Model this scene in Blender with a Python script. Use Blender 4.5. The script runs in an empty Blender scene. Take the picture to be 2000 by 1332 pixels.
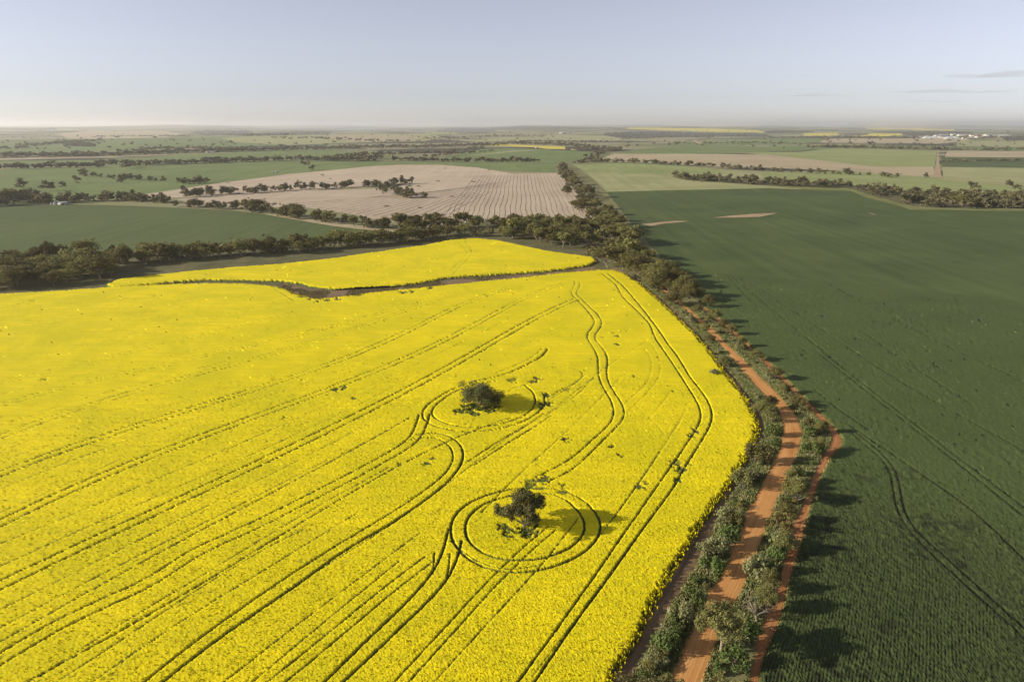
import bpy, math, random
import numpy as np
from mathutils import Vector, Matrix
from mathutils.geometry import delaunay_2d_cdt

# ------------------------------------------------------------------ camera, sky, sun, exposure
sc = bpy.context.scene
COL = sc.collection
R = math.radians
CAM_H = 85.0                                    # drone height above the near fields, metres
FPX = 1333.0                                    # focal length in photo pixels (2000 px wide)
PITCH = math.atan((666 - 243) / FPX)
cam_d = bpy.data.cameras.new('camera'); cam = bpy.data.objects.new('camera', cam_d); COL.objects.link(cam)
cam_d.sensor_width = 36.0; cam_d.lens = 36.0 * FPX / 2000.0
cam_d.clip_start = 0.5; cam_d.clip_end = 200000.0
cam.location = (0, 0, CAM_H); cam.rotation_euler = (R(90) - PITCH, 0, 0)
sc.camera = cam

SUN_DIR = R(7)          # direction the shadows fall (0 = +x, to the right of the picture)
SUN_EL = R(20.5)
world = bpy.data.worlds.new('World'); sc.world = world; world.use_nodes = True
wn = world.node_tree.nodes; wl = world.node_tree.links
bg = wn['Background']
sky = wn.new('ShaderNodeTexSky'); sky.sky_type = 'NISHITA'; sky.sun_disc = False
sky.sun_elevation = SUN_EL
sky.sun_rotation = R(270) - SUN_DIR
sky.altitude = 300; sky.air_density = 0.85; sky.dust_density = 0.35; sky.ozone_density = 3.5
hs = wn.new('ShaderNodeHueSaturation'); hs.inputs['Saturation'].default_value = 0.40
wl.new(sky.outputs[0], hs.inputs['Color']); tint = wn.new('ShaderNodeMix'); tint.data_type = 'RGBA'; tint.blend_type = 'MULTIPLY'; tint.inputs[0].default_value = 1.0; tint.inputs[7].default_value = (1.0, 0.955, 1.01, 1)
wl.new(hs.outputs[0], tint.inputs[6]); wl.new(tint.outputs[2], bg.inputs['Color'])
bg.inputs['Strength'].default_value = 0.092
sun_d = bpy.data.lights.new('sun', 'SUN'); sun = bpy.data.objects.new('sun', sun_d); COL.objects.link(sun)
sun_d.energy = 5.0; sun_d.angle = R(0.55); sun_d.color = (1.0, 0.90, 0.71)
sun.rotation_euler = Vector((math.cos(SUN_DIR) * math.cos(SUN_EL), math.sin(SUN_DIR) * math.cos(SUN_EL), -math.sin(SUN_EL))).to_track_quat('-Z', 'Y').to_euler()
sc.view_settings.view_transform = 'Standard'; sc.view_settings.look = 'None'
sc.view_settings.gamma = 1.0; sc.view_settings.use_curve_mapping = False
sc.view_settings.exposure = 0.56
sc.render.engine = 'CYCLES'
sc.cycles.max_bounces = 5; sc.cycles.diffuse_bounces = 2; sc.cycles.glossy_bounces = 1
sc.cycles.transmission_bounces = 2; sc.cycles.transparent_max_bounces = 6; sc.cycles.volume_bounces = 1
sc.cycles.use_denoising = True

# ------------------------------------------------------------------ numbers, noise, terrain height, photo pixel -> ground
rng = np.random.default_rng(7)
random.seed(7)

def hash2(i, j, s):
    n = (i.astype(np.int64) * 374761393 + j.astype(np.int64) * 668265263 + s * 974634777) & 0x7fffffff
    n = ((n ^ (n >> 13)) * 1274126177) & 0x7fffffff
    return ((n ^ (n >> 16)) & 0xffff) / 65535.0

def vnoise(x, y, s=0):
    x = np.asarray(x, float); y = np.asarray(y, float)
    i = np.floor(x); j = np.floor(y); fx = x - i; fy = y - j
    fx = fx * fx * (3 - 2 * fx); fy = fy * fy * (3 - 2 * fy)
    a = hash2(i, j, s); b = hash2(i + 1, j, s); c = hash2(i, j + 1, s); d = hash2(i + 1, j + 1, s)
    return (a * (1 - fx) + b * fx) * (1 - fy) + (c * (1 - fx) + d * fx) * fy

def sstep(a, b, x):
    t = np.clip((np.asarray(x, float) - a) / (b - a), 0, 1)
    return t * t * (3 - 2 * t)

def ground_z(x, y):
    x = np.asarray(x, float); y = np.asarray(y, float)
    r = np.hypot(x, y)
    a = sstep(480, 1500, r) * 3.0 * (np.sin(x / 170 + 1.1) * np.cos(y / 190 - 0.4) + 0.6 * np.sin((x + y) / 260 + 2.0))
    b = sstep(1500, 5000, r) * 11 * (np.sin(x / 620 + 0.6) * np.cos(y / 540 + 1.0) + 0.7 * np.sin((x - 0.6 * y) / 830 + 0.3))
    c = sstep(6000, 16000, r) * 36 * (np.sin(x / 2100 + 0.2) + 0.6 * np.sin(x / 1150 + y / 2600 + 2.0) + 0.4 * np.sin(x / 480))
    return a + b + c - sstep(16000, 30000, r) * 15

def ray(px, py):
    u = (np.asarray(px, float) - 1000) / FPX; v = -(np.asarray(py, float) - 666) / FPX
    cp, sp = math.cos(PITCH), math.sin(PITCH)
    return u, cp + v * sp, -sp + v * cp

TS = np.geomspace(30.0, 70000.0, 1100)
def unproject(pts, lift=0.0):
    """photo pixels -> points on the terrain (first hit)"""
    pts = np.asarray(pts, float).reshape(-1, 2)
    out = np.zeros((len(pts), 3))
    for k in range(0, len(pts), 4000):
        p = pts[k:k + 4000]
        dx, dy, dz = ray(p[:, 0], p[:, 1])
        X = dx[:, None] * TS; Y = dy[:, None] * TS; Z = CAM_H + dz[:, None] * TS
        below = Z < ground_z(X, Y) + lift
        below[:, -1] = True
        i = np.clip(below.argmax(1), 1, None)
        lo = TS[i - 1]; hi = TS[i]
        for _ in range(22):
            m = (lo + hi) / 2
            bel = CAM_H + dz * m < ground_z(dx * m, dy * m) + lift
            hi = np.where(bel, m, hi); lo = np.where(bel, lo, m)
        out[k:k + 4000] = np.stack([dx * hi, dy * hi, CAM_H + dz * hi - lift], 1)
    return out

def P(px, py, lift=0.0):
    q = unproject([(px, py)], lift)[0]
    return Vector(q)

# ------------------------------------------------------------------ small helpers
def link(o, kind=None, label=None, cat=None, group=None, parent=None):
    if o.name not in COL.objects: COL.objects.link(o)
    if kind: o['kind'] = kind
    if label: o['label'] = label
    if cat: o['category'] = cat
    if group: o['group'] = group
    if parent: o.parent = parent
    return o

def mesh_np(name, v, faces, material=None, smooth=False):
    """faces: int array (n,3) or (n,4)"""
    v = np.asarray(v, np.float32); faces = np.asarray(faces, np.int32)
    me = bpy.data.meshes.new(name)
    n, k = faces.shape
    me.vertices.add(len(v)); me.vertices.foreach_set('co', v.ravel())
    me.loops.add(n * k); me.loops.foreach_set('vertex_index', faces.ravel())
    me.polygons.add(n); me.polygons.foreach_set('loop_start', np.arange(0, n * k, k, dtype=np.int32))
    if smooth: me.polygons.foreach_set('use_smooth', np.ones(n, bool))
    me.update(calc_edges=True)
    if material: me.materials.append(material)
    return me

def add_attr(me, name, vals):
    a = me.attributes.new(name, 'FLOAT', 'POINT'); a.data.foreach_set('value', np.asarray(vals, np.float32))

def mesh_obj(name, v, faces, material=None, smooth=False, **kw):
    return link(bpy.data.objects.new(name, mesh_np(name, v, faces, material, smooth)), **kw)

class NT:
    """tiny node-tree writer"""
    def __init__(s, name):
        s.m = bpy.data.materials.new(name); s.m.use_nodes = True
        s.t = s.m.node_tree; s.b = s.t.nodes['Principled BSDF']; s.out = s.t.nodes['Material Output']
        s.b.inputs['Roughness'].default_value = 0.95
        s.b.inputs['Specular IOR Level'].default_value = 0.12
        s._pos = None
    def n(s, kind, **kw):
        nd = s.t.nodes.new(kind)
        for k, v in kw.items(): setattr(nd, k, v)
        return nd
    def l(s, a, b): s.t.links.new(a, b)
    def pos(s):
        if s._pos is None: s._pos = s.n('ShaderNodeNewGeometry').outputs['Position']
        return s._pos
    def mapped(s, rot=0.0, scale=(1, 1, 1), src=None):
        mp = s.n('ShaderNodeMapping'); mp.inputs['Rotation'].default_value = (0, 0, rot); mp.inputs['Scale'].default_value = scale
        s.l(src or s.pos(), mp.inputs['Vector']); return mp.outputs[0]
    def noise(s, scale, detail=4, src=None, rough=0.55, dist=0.0):
        nd = s.n('ShaderNodeTexNoise'); nd.inputs['Scale'].default_value = scale; nd.inputs['Detail'].default_value = detail
        nd.inputs['Roughness'].default_value = rough; nd.inputs['Distortion'].default_value = dist
        s.l(src or s.pos(), nd.inputs['Vector']); return nd.outputs['Fac']
    def ramp(s, fac, stops):
        r = s.n('ShaderNodeValToRGB'); e = r.color_ramp.elements
        while len(e) < len(stops): e.new(0.5)
        for q, (p, c) in zip(e, stops):
            q.position = p; q.color = (*c, 1) if len(c) == 3 else c
        s.l(fac, r.inputs[0]); return r.outputs[0]
    def mix(s, fac, a, b, mode='MIX'):
        m = s.n('ShaderNodeMix', data_type='RGBA', blend_type=mode)
        for sock, val in ((m.inputs[0], fac), (m.inputs[6], a), (m.inputs[7], b)):
            if hasattr(val, 'links'): s.l(val, sock)
            else: sock.default_value = val if isinstance(val, float) else (*val, 1)
        return m.outputs[2]
    def math(s, op, a, b=0.0):
        m = s.n('ShaderNodeMath', operation=op)
        for sock, val in ((m.inputs[0], a), (m.inputs[1], b)):
            if hasattr(val, 'links'): s.l(val, sock)
            else: sock.default_value = val
        return m.outputs[0]
    def bump(s, h, strength, dist):
        b = s.n('ShaderNodeBump'); b.inputs['Strength'].default_value = strength; b.inputs['Distance'].default_value = dist
        s.l(h, b.inputs['Height']); s.l(b.outputs[0], s.b.inputs['Normal'])
    def color(s, c): s.l(c, s.b.inputs['Base Color'])
    def attr(s, name):
        a = s.n('ShaderNodeAttribute'); a.attribute_name = name; return a.outputs['Fac']

def field_mat(name, c1, c2, big=0.012, fine=0.9, rot=0.3, stretch=3.0, c3=None, bump=0.25, lines=0):
    """open ground: large soft patches, sowing-direction streaks and fine grain"""
    t = NT(name)
    big_n = t.noise(big, 5, dist=0.6)
    st = t.noise(0.11, 3, t.mapped(rot, (1, 1 / stretch / 6, 1)))
    fine_n = t.noise(fine, 3)
    a = t.math('ADD', t.math('MULTIPLY', big_n, 0.6), t.math('MULTIPLY', st, 0.4))
    c = t.ramp(a, [(0.36, c1), (0.64, c2)] if c3 is None else [(0.34, c1), (0.52, c2), (0.68, c3)])
    c = t.mix(t.ramp(fine_n, [(0.3, (0, 0, 0)), (0.7, (1, 1, 1))]), t.mix(0.22, c, (0.02, 0.025, 0.012)), c)
    if lines:
        sx = t.n('ShaderNodeSeparateXYZ'); wob = t.noise(.01, 2)
        t.l(t.mapped(rot), sx.inputs[0])
        u = t.math('FRACT', t.math('ADD', t.math('DIVIDE', sx.outputs[0], lines), t.math('MULTIPLY', wob, 1.6)))
        w = .55 / lines
        d = t.math('MINIMUM', t.math('ABSOLUTE', t.math('SUBTRACT', u, .5 - 1.5 / lines)), t.math('ABSOLUTE', t.math('SUBTRACT', u, .5 + 1.5 / lines)))
        k = t.math('MULTIPLY', t.math('LESS_THAN', d, w), t.math('MULTIPLY', t.noise(.02, 3), .8))
        c = t.mix(k, c, t.mix(.55, c, (.06, .05, .03)))
    t.color(c); t.bump(fine_n, bump, 0.5)
    return t.m

M = {}
M['wheat'] = field_mat('wheat_far', (0.056, 0.082, 0.026), (0.100, 0.132, 0.044), 0.013, 0.8, R(-38), 8, lines=24)
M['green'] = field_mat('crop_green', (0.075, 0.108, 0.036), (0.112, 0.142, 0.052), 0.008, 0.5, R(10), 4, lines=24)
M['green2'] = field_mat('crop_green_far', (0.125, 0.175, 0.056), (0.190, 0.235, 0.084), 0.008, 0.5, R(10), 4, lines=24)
M['lime'] = field_mat('crop_lime', (0.225, 0.265, 0.09), (0.315, 0.345, 0.14), 0.006, 0.3, R(5), 4, lines=24)
M['pale'] = field_mat('pasture_pale', (0.265, 0.28, 0.12), (0.375, 0.365, 0.185), 0.012, 0.4, R(-40), 6, lines=24)
M['margin'] = field_mat('margin_grass', (0.14, 0.155, 0.05), (0.235, 0.235, 0.085), 0.03, 0.4, 0, 1)
M['fallow'] = field_mat('fallow_ground', (0.43, 0.345, 0.26), (0.54, 0.44, 0.335), 0.010, 0.5, R(20), 5)
M['tan'] = field_mat('stubble_ground', (0.36, 0.295, 0.185), (0.47, 0.39, 0.26), 0.006, 0.3, R(0), 6)
M['grass'] = field_mat('rough_grass', (0.085, 0.080, 0.040), (0.13, 0.125, 0.060), 0.05, 1.2, 0, 1, c3=(0.19, 0.155, 0.09))
M['verge'] = field_mat('verge_grass', (0.13, 0.135, 0.055), (0.20, 0.195, 0.085), 0.12, 1.6, 0, 1, c3=(0.26, 0.19, 0.11))
M['creek'] = field_mat('creek_bed', (0.13, 0.105, 0.058), (0.24, 0.155, 0.10), 0.05, 1.1, R(-10), 2, c3=(0.17, 0.15, 0.075))
M['soil'] = field_mat('bare_soil', (0.33, 0.23, 0.14), (0.45, 0.335, 0.22), 0.06, 0.8, 0, 2)
M['red'] = field_mat('red_dirt', (0.27, 0.13, 0.075), (0.36, 0.18, 0.10), 0.06, 0.8, 0, 2)
M['yellow'] = field_mat('canola_far', (0.55, 0.46, 0.05), (0.66, 0.55, 0.08), 0.006, 0.2, 0, 3)
M['wood'] = field_mat('woodland_far', (0.040, 0.042, 0.028), (0.075, 0.072, 0.045), 0.02, 0.2, 0, 1)
M['land'] = field_mat('open_land', (0.15, 0.165, 0.08), (0.24, 0.235, 0.125), 0.0014, 0.2, 0, 2, c3=(0.34, 0.295, 0.18))
def open_land():
    t = NT('open_land_woods'); a = t.noise(.0016, 5, t.mapped(0, (.6, 1.4, 1)), dist=.5); b = t.noise(.0011, 4, t.mapped(.4, (1, 1, 1))); f = t.noise(.2, 3); g = t.noise(.012, 4)
    c = t.ramp(b, [(.34, (.13, .155, .068)), (.46, (.20, .21, .10)), (.54, (.31, .27, .165)), (.66, (.19, .215, .09))])
    c = t.mix(t.math('MULTIPLY', g, .5), c, t.mix(.5, c, (.12, .13, .06)))
    c = t.mix(t.ramp(a, [(.445, (1, 1, 1)), (.465, (0, 0, 0))]), c, t.mix(g, (.035, .038, .026), (.075, .072, .045)))
    t.color(t.mix(t.math('MULTIPLY', f, .3), c, t.mix(.4, c, (.03, .03, .02)))); return t.m
M['land'] = open_land()
M['under'] = field_mat('crop_floor', (0.055, 0.050, 0.028), (0.085, 0.070, 0.040), 0.06, 1.1, 0, 1)

# ------------------------------------------------------------------ outlines (photo pixels)
CANOLA_MAIN = [(-700, 640), (-300, 592), (0, 573), (100, 567), (250, 557), (400, 552), (480, 553), (530, 557), (556, 564), (575, 573), (602, 580), (625, 583), (650, 580), (690, 576), (730, 570), (800, 563), (870, 556), (950, 548), (1030, 540), (1100, 532), (1160, 527), (1195, 526), (1218, 533), (1245, 550), (1292, 590), (1330, 626), (1368, 664), (1392, 694), (1420, 732), (1450, 770), (1468, 800), (1478, 825), (1477, 845), (1466, 868), (1455, 890), (1440, 915), (1420, 945), (1390, 985), (1350, 1045), (1310, 1110), (1270, 1180), (1240, 1240), (1210, 1290), (1180, 1340), (1120, 1440), (1000, 1650), (-900, 1650)]
CANOLA_UP = [(215, 561), (203, 555), (230, 543), (300, 535), (400, 525), (470, 519), (545, 514), (600, 508), (650, 503), (700, 495), (760, 487), (830, 477), (880, 467), (930, 464), (975, 468), (1030, 480), (1080, 490), (1120, 495), (1162, 501), (1168, 509), (1155, 516), (1125, 521), (1080, 527), (1000, 533), (930, 537), (870, 542), (820, 551), (770, 558), (700, 562), (650, 563), (610, 559), (575, 551), (540, 547), (480, 546), (400, 545), (330, 550), (270, 556)]
ROAD_L = [(1180, 1660), (1230, 1520), (1309, 1332), (1326, 1291), (1353, 1231), (1378, 1179), (1397, 1143), (1425, 1093), (1442, 1048), (1460, 1010), (1480, 962), (1500, 925), (1512, 897), (1522, 875), (1528, 858), (1528, 832), (1524, 810), (1512, 792), (1491, 771), (1466, 744), (1452, 726), (1436, 708), (1418, 684), (1394, 663), (1371, 637), (1347, 613), (1321, 591), (1291, 567), (1266, 545), (1240, 518), (1216, 490), (1200, 468)]
ROAD_R = [(1270, 1660), (1310, 1520), (1370, 1332), (1381, 1297), (1397, 1253), (1414, 1206), (1441, 1165), (1461, 1124), (1477, 1077), (1490, 1046), (1502, 1010), (1522, 962), (1537, 925), (1552, 897), (1560, 875), (1564, 855), (1562, 832), (1555, 812), (1537, 792), (1519, 771), (1500, 752), (1484, 736), (1463, 715), (1442, 694), (1415, 668), (1389, 639), (1360, 615), (1331, 592), (1300, 567), (1274, 545), (1248, 518), (1222, 490), (1206, 468)]
TRACK_L = [(1400, 1660), (1430, 1480), (1463, 1332), (1468, 1300), (1477, 1253), (1494, 1206), (1510, 1165), (1527, 1115), (1538, 1069), (1553, 1018), (1570, 975), (1582, 948), (1595, 915), (1606, 890), (1619, 870), (1623, 855), (1618, 840), (1591, 811), (1563, 783), (1531, 752), (1510, 729), (1489, 708), (1463, 681), (1436, 658), (1410, 637), (1381, 612), (1362, 596)]
TRACK_R = [(1440, 1660), (1458, 1480), (1482, 1332), (1490, 1297), (1503, 1256), (1518, 1225), (1532, 1179), (1546, 1121), (1562, 1071), (1579, 1003), (1595, 955), (1607, 925), (1625, 892), (1644, 872), (1646, 859), (1637, 845), (1612, 817), (1583, 788), (1555, 760), (1531, 736), (1505, 710), (1473, 684), (1450, 660), (1423, 638), (1389, 610), (1368, 594)]
BREAK_R = [(1010, 1740), (1140, 1500), (1220, 1345), (1260, 1275), (1293, 1214), (1315, 1176), (1353, 1115), (1380, 1066), (1397, 1022), (1417, 982), (1440, 945), (1460, 905), (1473, 876), (1488, 852), (1491, 838), (1489, 820), (1478, 797), (1455, 763), (1428, 731), (1402, 703), (1381, 675), (1358, 647), (1326, 613), (1289, 581), (1250, 552), (1226, 534), (1205, 524)]
WHEAT = [(1440, 1660)] + TRACK_R[1:] + [(1340, 560), (1300, 515), (1262, 470), (1232, 435), (1205, 400), (1184, 375), (1300, 372), (1500, 368), (1590, 371), (1660, 373), (1690, 385), (1740, 398), (1780, 410), (1850, 410), (1925, 412), (2000, 412), (2700, 420), (3400, 1660)]

FIELDS = [   # name, material, outline; later ones win where they overlap
 ('pasture', 'land', [(-1500, 330), (-1500, 262), (0, 258), (1000, 254), (2000, 258), (3500, 262), (3500, 420), (1000, 330)]),
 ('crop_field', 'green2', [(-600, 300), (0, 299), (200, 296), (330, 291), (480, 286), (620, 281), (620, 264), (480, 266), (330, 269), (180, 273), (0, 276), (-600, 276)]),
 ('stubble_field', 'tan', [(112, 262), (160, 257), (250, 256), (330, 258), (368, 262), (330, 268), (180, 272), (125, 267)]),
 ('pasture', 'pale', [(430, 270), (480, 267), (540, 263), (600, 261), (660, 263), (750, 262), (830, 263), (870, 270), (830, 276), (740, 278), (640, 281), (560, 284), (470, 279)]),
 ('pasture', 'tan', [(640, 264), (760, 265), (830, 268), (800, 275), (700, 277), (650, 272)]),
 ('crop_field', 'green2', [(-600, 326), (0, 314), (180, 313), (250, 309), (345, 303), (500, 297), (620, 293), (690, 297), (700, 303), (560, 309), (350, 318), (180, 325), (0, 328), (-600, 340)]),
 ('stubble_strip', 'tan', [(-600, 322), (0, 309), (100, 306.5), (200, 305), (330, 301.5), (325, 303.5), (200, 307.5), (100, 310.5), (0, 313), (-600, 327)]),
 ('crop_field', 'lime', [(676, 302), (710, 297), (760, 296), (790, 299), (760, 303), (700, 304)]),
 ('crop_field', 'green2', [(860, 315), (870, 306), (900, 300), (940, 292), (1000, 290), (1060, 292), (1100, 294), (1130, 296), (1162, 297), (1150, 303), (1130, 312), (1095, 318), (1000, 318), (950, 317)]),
 ('contour_bank', 'pale', [(905, 305), (950, 300), (1000, 294.5), (1060, 293.5), (1000, 297), (950, 302)]),
 ('canola_field', 'yellow', [(930, 282.5), (1000, 282.5), (1042, 284.5), (1104, 287), (1104, 292), (1066, 291), (1040, 288), (1000, 286), (950, 285)]),
 ('canola_field', 'yellow', [(1115, 291), (1128, 293.3), (1115, 293.3)]),
 ('pasture', 'lime', [(830, 259), (880, 257), (892, 262), (840, 265)]),
 ('pasture', 'pale', [(1000, 268), (1080, 264), (1200, 266), (1212, 272), (1190, 276), (1080, 274), (1000, 277), (930, 278), (900, 274)]),
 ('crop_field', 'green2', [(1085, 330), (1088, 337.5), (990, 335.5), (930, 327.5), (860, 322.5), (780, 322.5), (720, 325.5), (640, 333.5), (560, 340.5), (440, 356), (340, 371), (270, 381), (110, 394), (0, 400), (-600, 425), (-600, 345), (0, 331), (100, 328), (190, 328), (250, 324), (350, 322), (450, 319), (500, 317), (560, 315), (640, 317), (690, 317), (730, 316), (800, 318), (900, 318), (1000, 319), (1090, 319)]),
 ('fallow_field', 'fallow', [(255, 384), (340, 371), (440, 356), (560, 340.5), (640, 333.5), (720, 325.5), (780, 322.5), (860, 322.5), (930, 327.5), (1002, 340), (930, 347), (850, 353), (800, 357), (600, 373), (500, 378), (355, 386)]),
 ('fallow_field', 'fallow', [(345, 390), (400, 384), (500, 377), (600, 373), (700, 370), (770, 367), (800, 357), (850, 353), (930, 347), (1002, 340), (1093, 338), (1112, 356), (1140, 394), (1163, 430), (1090, 424), (1000, 427), (940, 432), (850, 439), (740, 430), (680, 417), (600, 406), (520, 404), (400, 402)]),
 ('crop_field', 'green', [(-600, 440), (0, 405), (50, 403), (150, 400), (250, 402), (350, 406), (450, 411), (520, 419), (590, 431), (650, 441), (700, 447), (745, 451), (780, 456), (760, 466), (700, 471), (640, 471), (560, 473), (470, 476), (380, 481), (300, 488), (200, 496), (100, 505), (0, 512), (-600, 560)]),
 ('farm_track', 'tan', [(80, 516), (130, 508), (190, 500), (230, 495), (300, 488), (300, 490), (240, 498), (190, 504), (130, 512), (85, 519)]),
 ('grass_margin', 'tan', [(520, 419.5), (590, 431.5), (650, 441.5), (700, 447.5), (745, 451.5), (800, 456), (760, 448), (700, 441), (620, 430), (540, 418)]),
 ('creek_ground', 'grass', [(-600, 562), (0, 513), (100, 506), (200, 498), (300, 490), (380, 483), (470, 478), (560, 475), (700, 473), (765, 467), (790, 456), (850, 441), (940, 434), (1000, 428), (1090, 426), (1165, 432), (1200, 470), (1215, 510), (1205, 524), (1160, 528), (1000, 541), (800, 567), (640, 592), (560, 572), (480, 555), (400, 553), (250, 559), (0, 576), (-600, 625)]),
 ('creek_bed', 'creek', [(545, 552), (575, 555), (610, 563), (650, 567), (700, 566), (770, 562), (820, 555), (870, 546), (930, 541), (1000, 537), (1080, 531), (1160, 521), (1165, 527), (1100, 534), (1000, 544), (870, 558), (760, 573), (690, 584), (640, 594), (600, 588), (570, 577), (555, 565)]),
 ('bare_strip', 'grass', [(900, 462), (980, 467), (1080, 486), (1165, 497), (1165, 491), (1085, 480), (1000, 463), (930, 459)]),
 ('pasture', 'pale', [(1118, 322), (1180, 318), (1260, 321), (1340, 325), (1400, 331), (1480, 336), (1560, 342), (1640, 352), (1640, 371), (1590, 372), (1500, 369), (1300, 373), (1184, 376), (1160, 352), (1138, 337)]),
 ('crop_field', 'lime', [(1125, 322), (1180, 319), (1260, 321), (1400, 331), (1420, 340), (1310, 339), (1220, 340), (1140, 336)]),
 ('grass_margin', 'margin', [(1500, 363), (1640, 367), (1670, 370), (1700, 381), (1750, 394), (1785, 405), (1850, 408), (2000, 409), (2700, 416), (2700, 421), (2000, 413), (1850, 411), (1780, 411), (1740, 399), (1690, 386), (1660, 374), (1590, 372)]),
 ('wood_floor', 'grass', [(1310, 345), (1480, 352), (1640, 358), (1760, 372), (2000, 380), (2700, 385), (2700, 414), (2000, 408), (1850, 407), (1785, 404), (1750, 393), (1700, 380), (1670, 369), (1500, 363), (1340, 352)]),
 ('pasture', 'lime', [(1480, 337), (1650, 334), (1740, 341), (1835, 348), (2000, 362), (2700, 372), (2700, 386), (2000, 381), (1760, 373), (1640, 359), (1500, 352)]),
 ('stubble_field', 'tan', [(1165, 313), (1190, 303), (1200, 300.5), (1300, 301), (1400, 301), (1500, 303), (1560, 309), (1640, 318), (1700, 325), (1750, 326), (1822, 326), (1830, 347), (1800, 345), (1740, 341), (1650, 334), (1500, 328), (1400, 325), (1300, 319), (1200, 316)]),
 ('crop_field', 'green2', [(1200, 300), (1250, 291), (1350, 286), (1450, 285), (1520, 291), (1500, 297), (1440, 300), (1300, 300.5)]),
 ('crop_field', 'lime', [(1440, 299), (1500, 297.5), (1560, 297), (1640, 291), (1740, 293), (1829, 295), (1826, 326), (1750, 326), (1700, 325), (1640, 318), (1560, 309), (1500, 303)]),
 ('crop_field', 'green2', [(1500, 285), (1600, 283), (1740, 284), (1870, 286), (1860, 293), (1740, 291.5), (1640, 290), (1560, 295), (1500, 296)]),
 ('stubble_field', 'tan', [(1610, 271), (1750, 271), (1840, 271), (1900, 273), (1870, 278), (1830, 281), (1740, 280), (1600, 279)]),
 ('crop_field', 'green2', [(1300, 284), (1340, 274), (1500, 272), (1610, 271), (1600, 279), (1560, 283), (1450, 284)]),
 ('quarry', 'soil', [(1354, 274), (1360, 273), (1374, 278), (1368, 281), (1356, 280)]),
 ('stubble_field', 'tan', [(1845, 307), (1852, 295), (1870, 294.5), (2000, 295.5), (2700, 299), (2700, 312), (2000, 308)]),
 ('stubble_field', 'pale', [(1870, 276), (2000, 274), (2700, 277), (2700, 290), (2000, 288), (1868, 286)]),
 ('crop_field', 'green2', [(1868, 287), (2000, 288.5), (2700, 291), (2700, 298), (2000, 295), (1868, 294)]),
 ('crop_field', 'wheat', [(1838, 307.5), (2000, 308), (2700, 312), (2700, 332), (2000, 328), (1840, 326)]),
 ('pasture', 'pale', [(1840, 327), (2000, 328.5), (2700, 333), (2700, 370), (2000, 361), (1900, 354), (1843, 349)]),
 ('gravel_road', 'soil', [(1822, 346), (1827, 328), (1829, 315), (1830.4, 294), (1832.2, 294), (1834, 315), (1836, 328), (1840, 348)]),
 ('gravel_road', 'soil', [(1842, 349), (1900, 355), (2000, 363), (2700, 373), (2700, 374.5), (2000, 364.5), (1900, 356.5), (1842, 351)]),
 ('canola_field', 'yellow', [(1225, 250), (1300, 250), (1400, 252), (1482, 255), (1482, 259), (1400, 258.3), (1320, 256), (1225, 252.5)]),
 ('canola_field', 'yellow', [(1568, 261), (1635, 260), (1640, 264), (1600, 267), (1572, 265.5)]),
 ('canola_field', 'yellow', [(1670, 266), (1700, 261.5), (1760, 261), (1763, 264.5), (1720, 267), (1670, 267.5)]),
 ('canola_field', 'yellow', [(1690, 252), (1720, 250), (1800, 250), (1865, 253), (1865, 256), (1790, 255), (1720, 253.5)]),
 ('canola_field', 'yellow', [(1905, 263), (1968, 263), (1968, 265.2), (1905, 265.2)]),
 ('canola_field', 'yellow', [(1450, 256), (1510, 256.5), (1525, 258.5), (1480, 259.5)]),
 ('woodland', 'wood', [(480, 263), (560, 258), (640, 256), (650, 261), (560, 265), (480, 266.5)]),
 ('woodland', 'wood', [(370, 259), (400, 254), (480, 255), (500, 262), (480, 265.5), (400, 265)]),
 ('woodland', 'wood', [(560, 253), (640, 249), (740, 250), (800, 251), (850, 253), (740, 255), (640, 258)]),
 ('woodland', 'wood', [(850, 257), (880, 250), (960, 248.5), (970, 256), (900, 259)]),
 ('woodland', 'wood', [(960, 249), (1060, 248), (1200, 249.5), (1220, 252), (1060, 254), (960, 253)]),
 ('woodland', 'wood', [(1180, 260), (1260, 257), (1340, 259), (1400, 260.5), (1500, 262), (1500, 268), (1380, 266), (1260, 270), (1222, 271), (1180, 265)]),
 ('woodland', 'wood', [(1490, 257), (1530, 254.5), (1575, 256), (1590, 259), (1500, 261)]),
 ('woodland', 'wood', [(1700, 258), (1780, 258), (1850, 257), (1900, 259), (1890, 265), (1780, 266), (1765, 261)]),
 ('woodland', 'wood', [(1955, 269), (2000, 267), (2300, 268), (2300, 275), (2000, 275), (1965, 275)]),
 ('woodland', 'wood', [(20, 251), (110, 250.5), (112, 254.5), (30, 254)]),
 ('woodland', 'wood', [(130, 286), (187, 287.5), (183, 283), (165, 280), (120, 281)]),
 ('verge', 'verge', BREAK_R[0:1] + [(x - 60, y) for x, y in BREAK_R[1:9]] + [(x - 22, y - 4) for x, y in BREAK_R[9:]] + [(1195, 500), (1185, 470), (1165, 432), (1142, 394), (1114, 356), (1095, 338), (1088, 325), (1110, 318), (1140, 336), (1162, 352), (1186, 376), (1207, 400), (1234, 435), (1264, 470), (1302, 515), (1342, 560)] + [(x + 3, y) for x, y in TRACK_R[::-1]]),
 ('crop_field', 'wheat', WHEAT),
 ('bare_patch', 'soil', [(1252, 438), (1290, 434), (1320, 431.5), (1345, 432), (1330, 434), (1300, 436.5), (1272, 441.5)]),
 ('bare_patch', 'soil', [(1393, 425.5), (1420, 422), (1470, 418), (1518, 416), (1502, 420), (1482, 424), (1440, 425)]),
 ('bare_patch', 'soil', [(1694, 415), (1706, 418), (1715, 420), (1704, 419)]),
]
CROP_FLOORS = [('crop_floor', 'under', CANOLA_MAIN), ('crop_floor', 'under', CANOLA_UP)]

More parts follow.
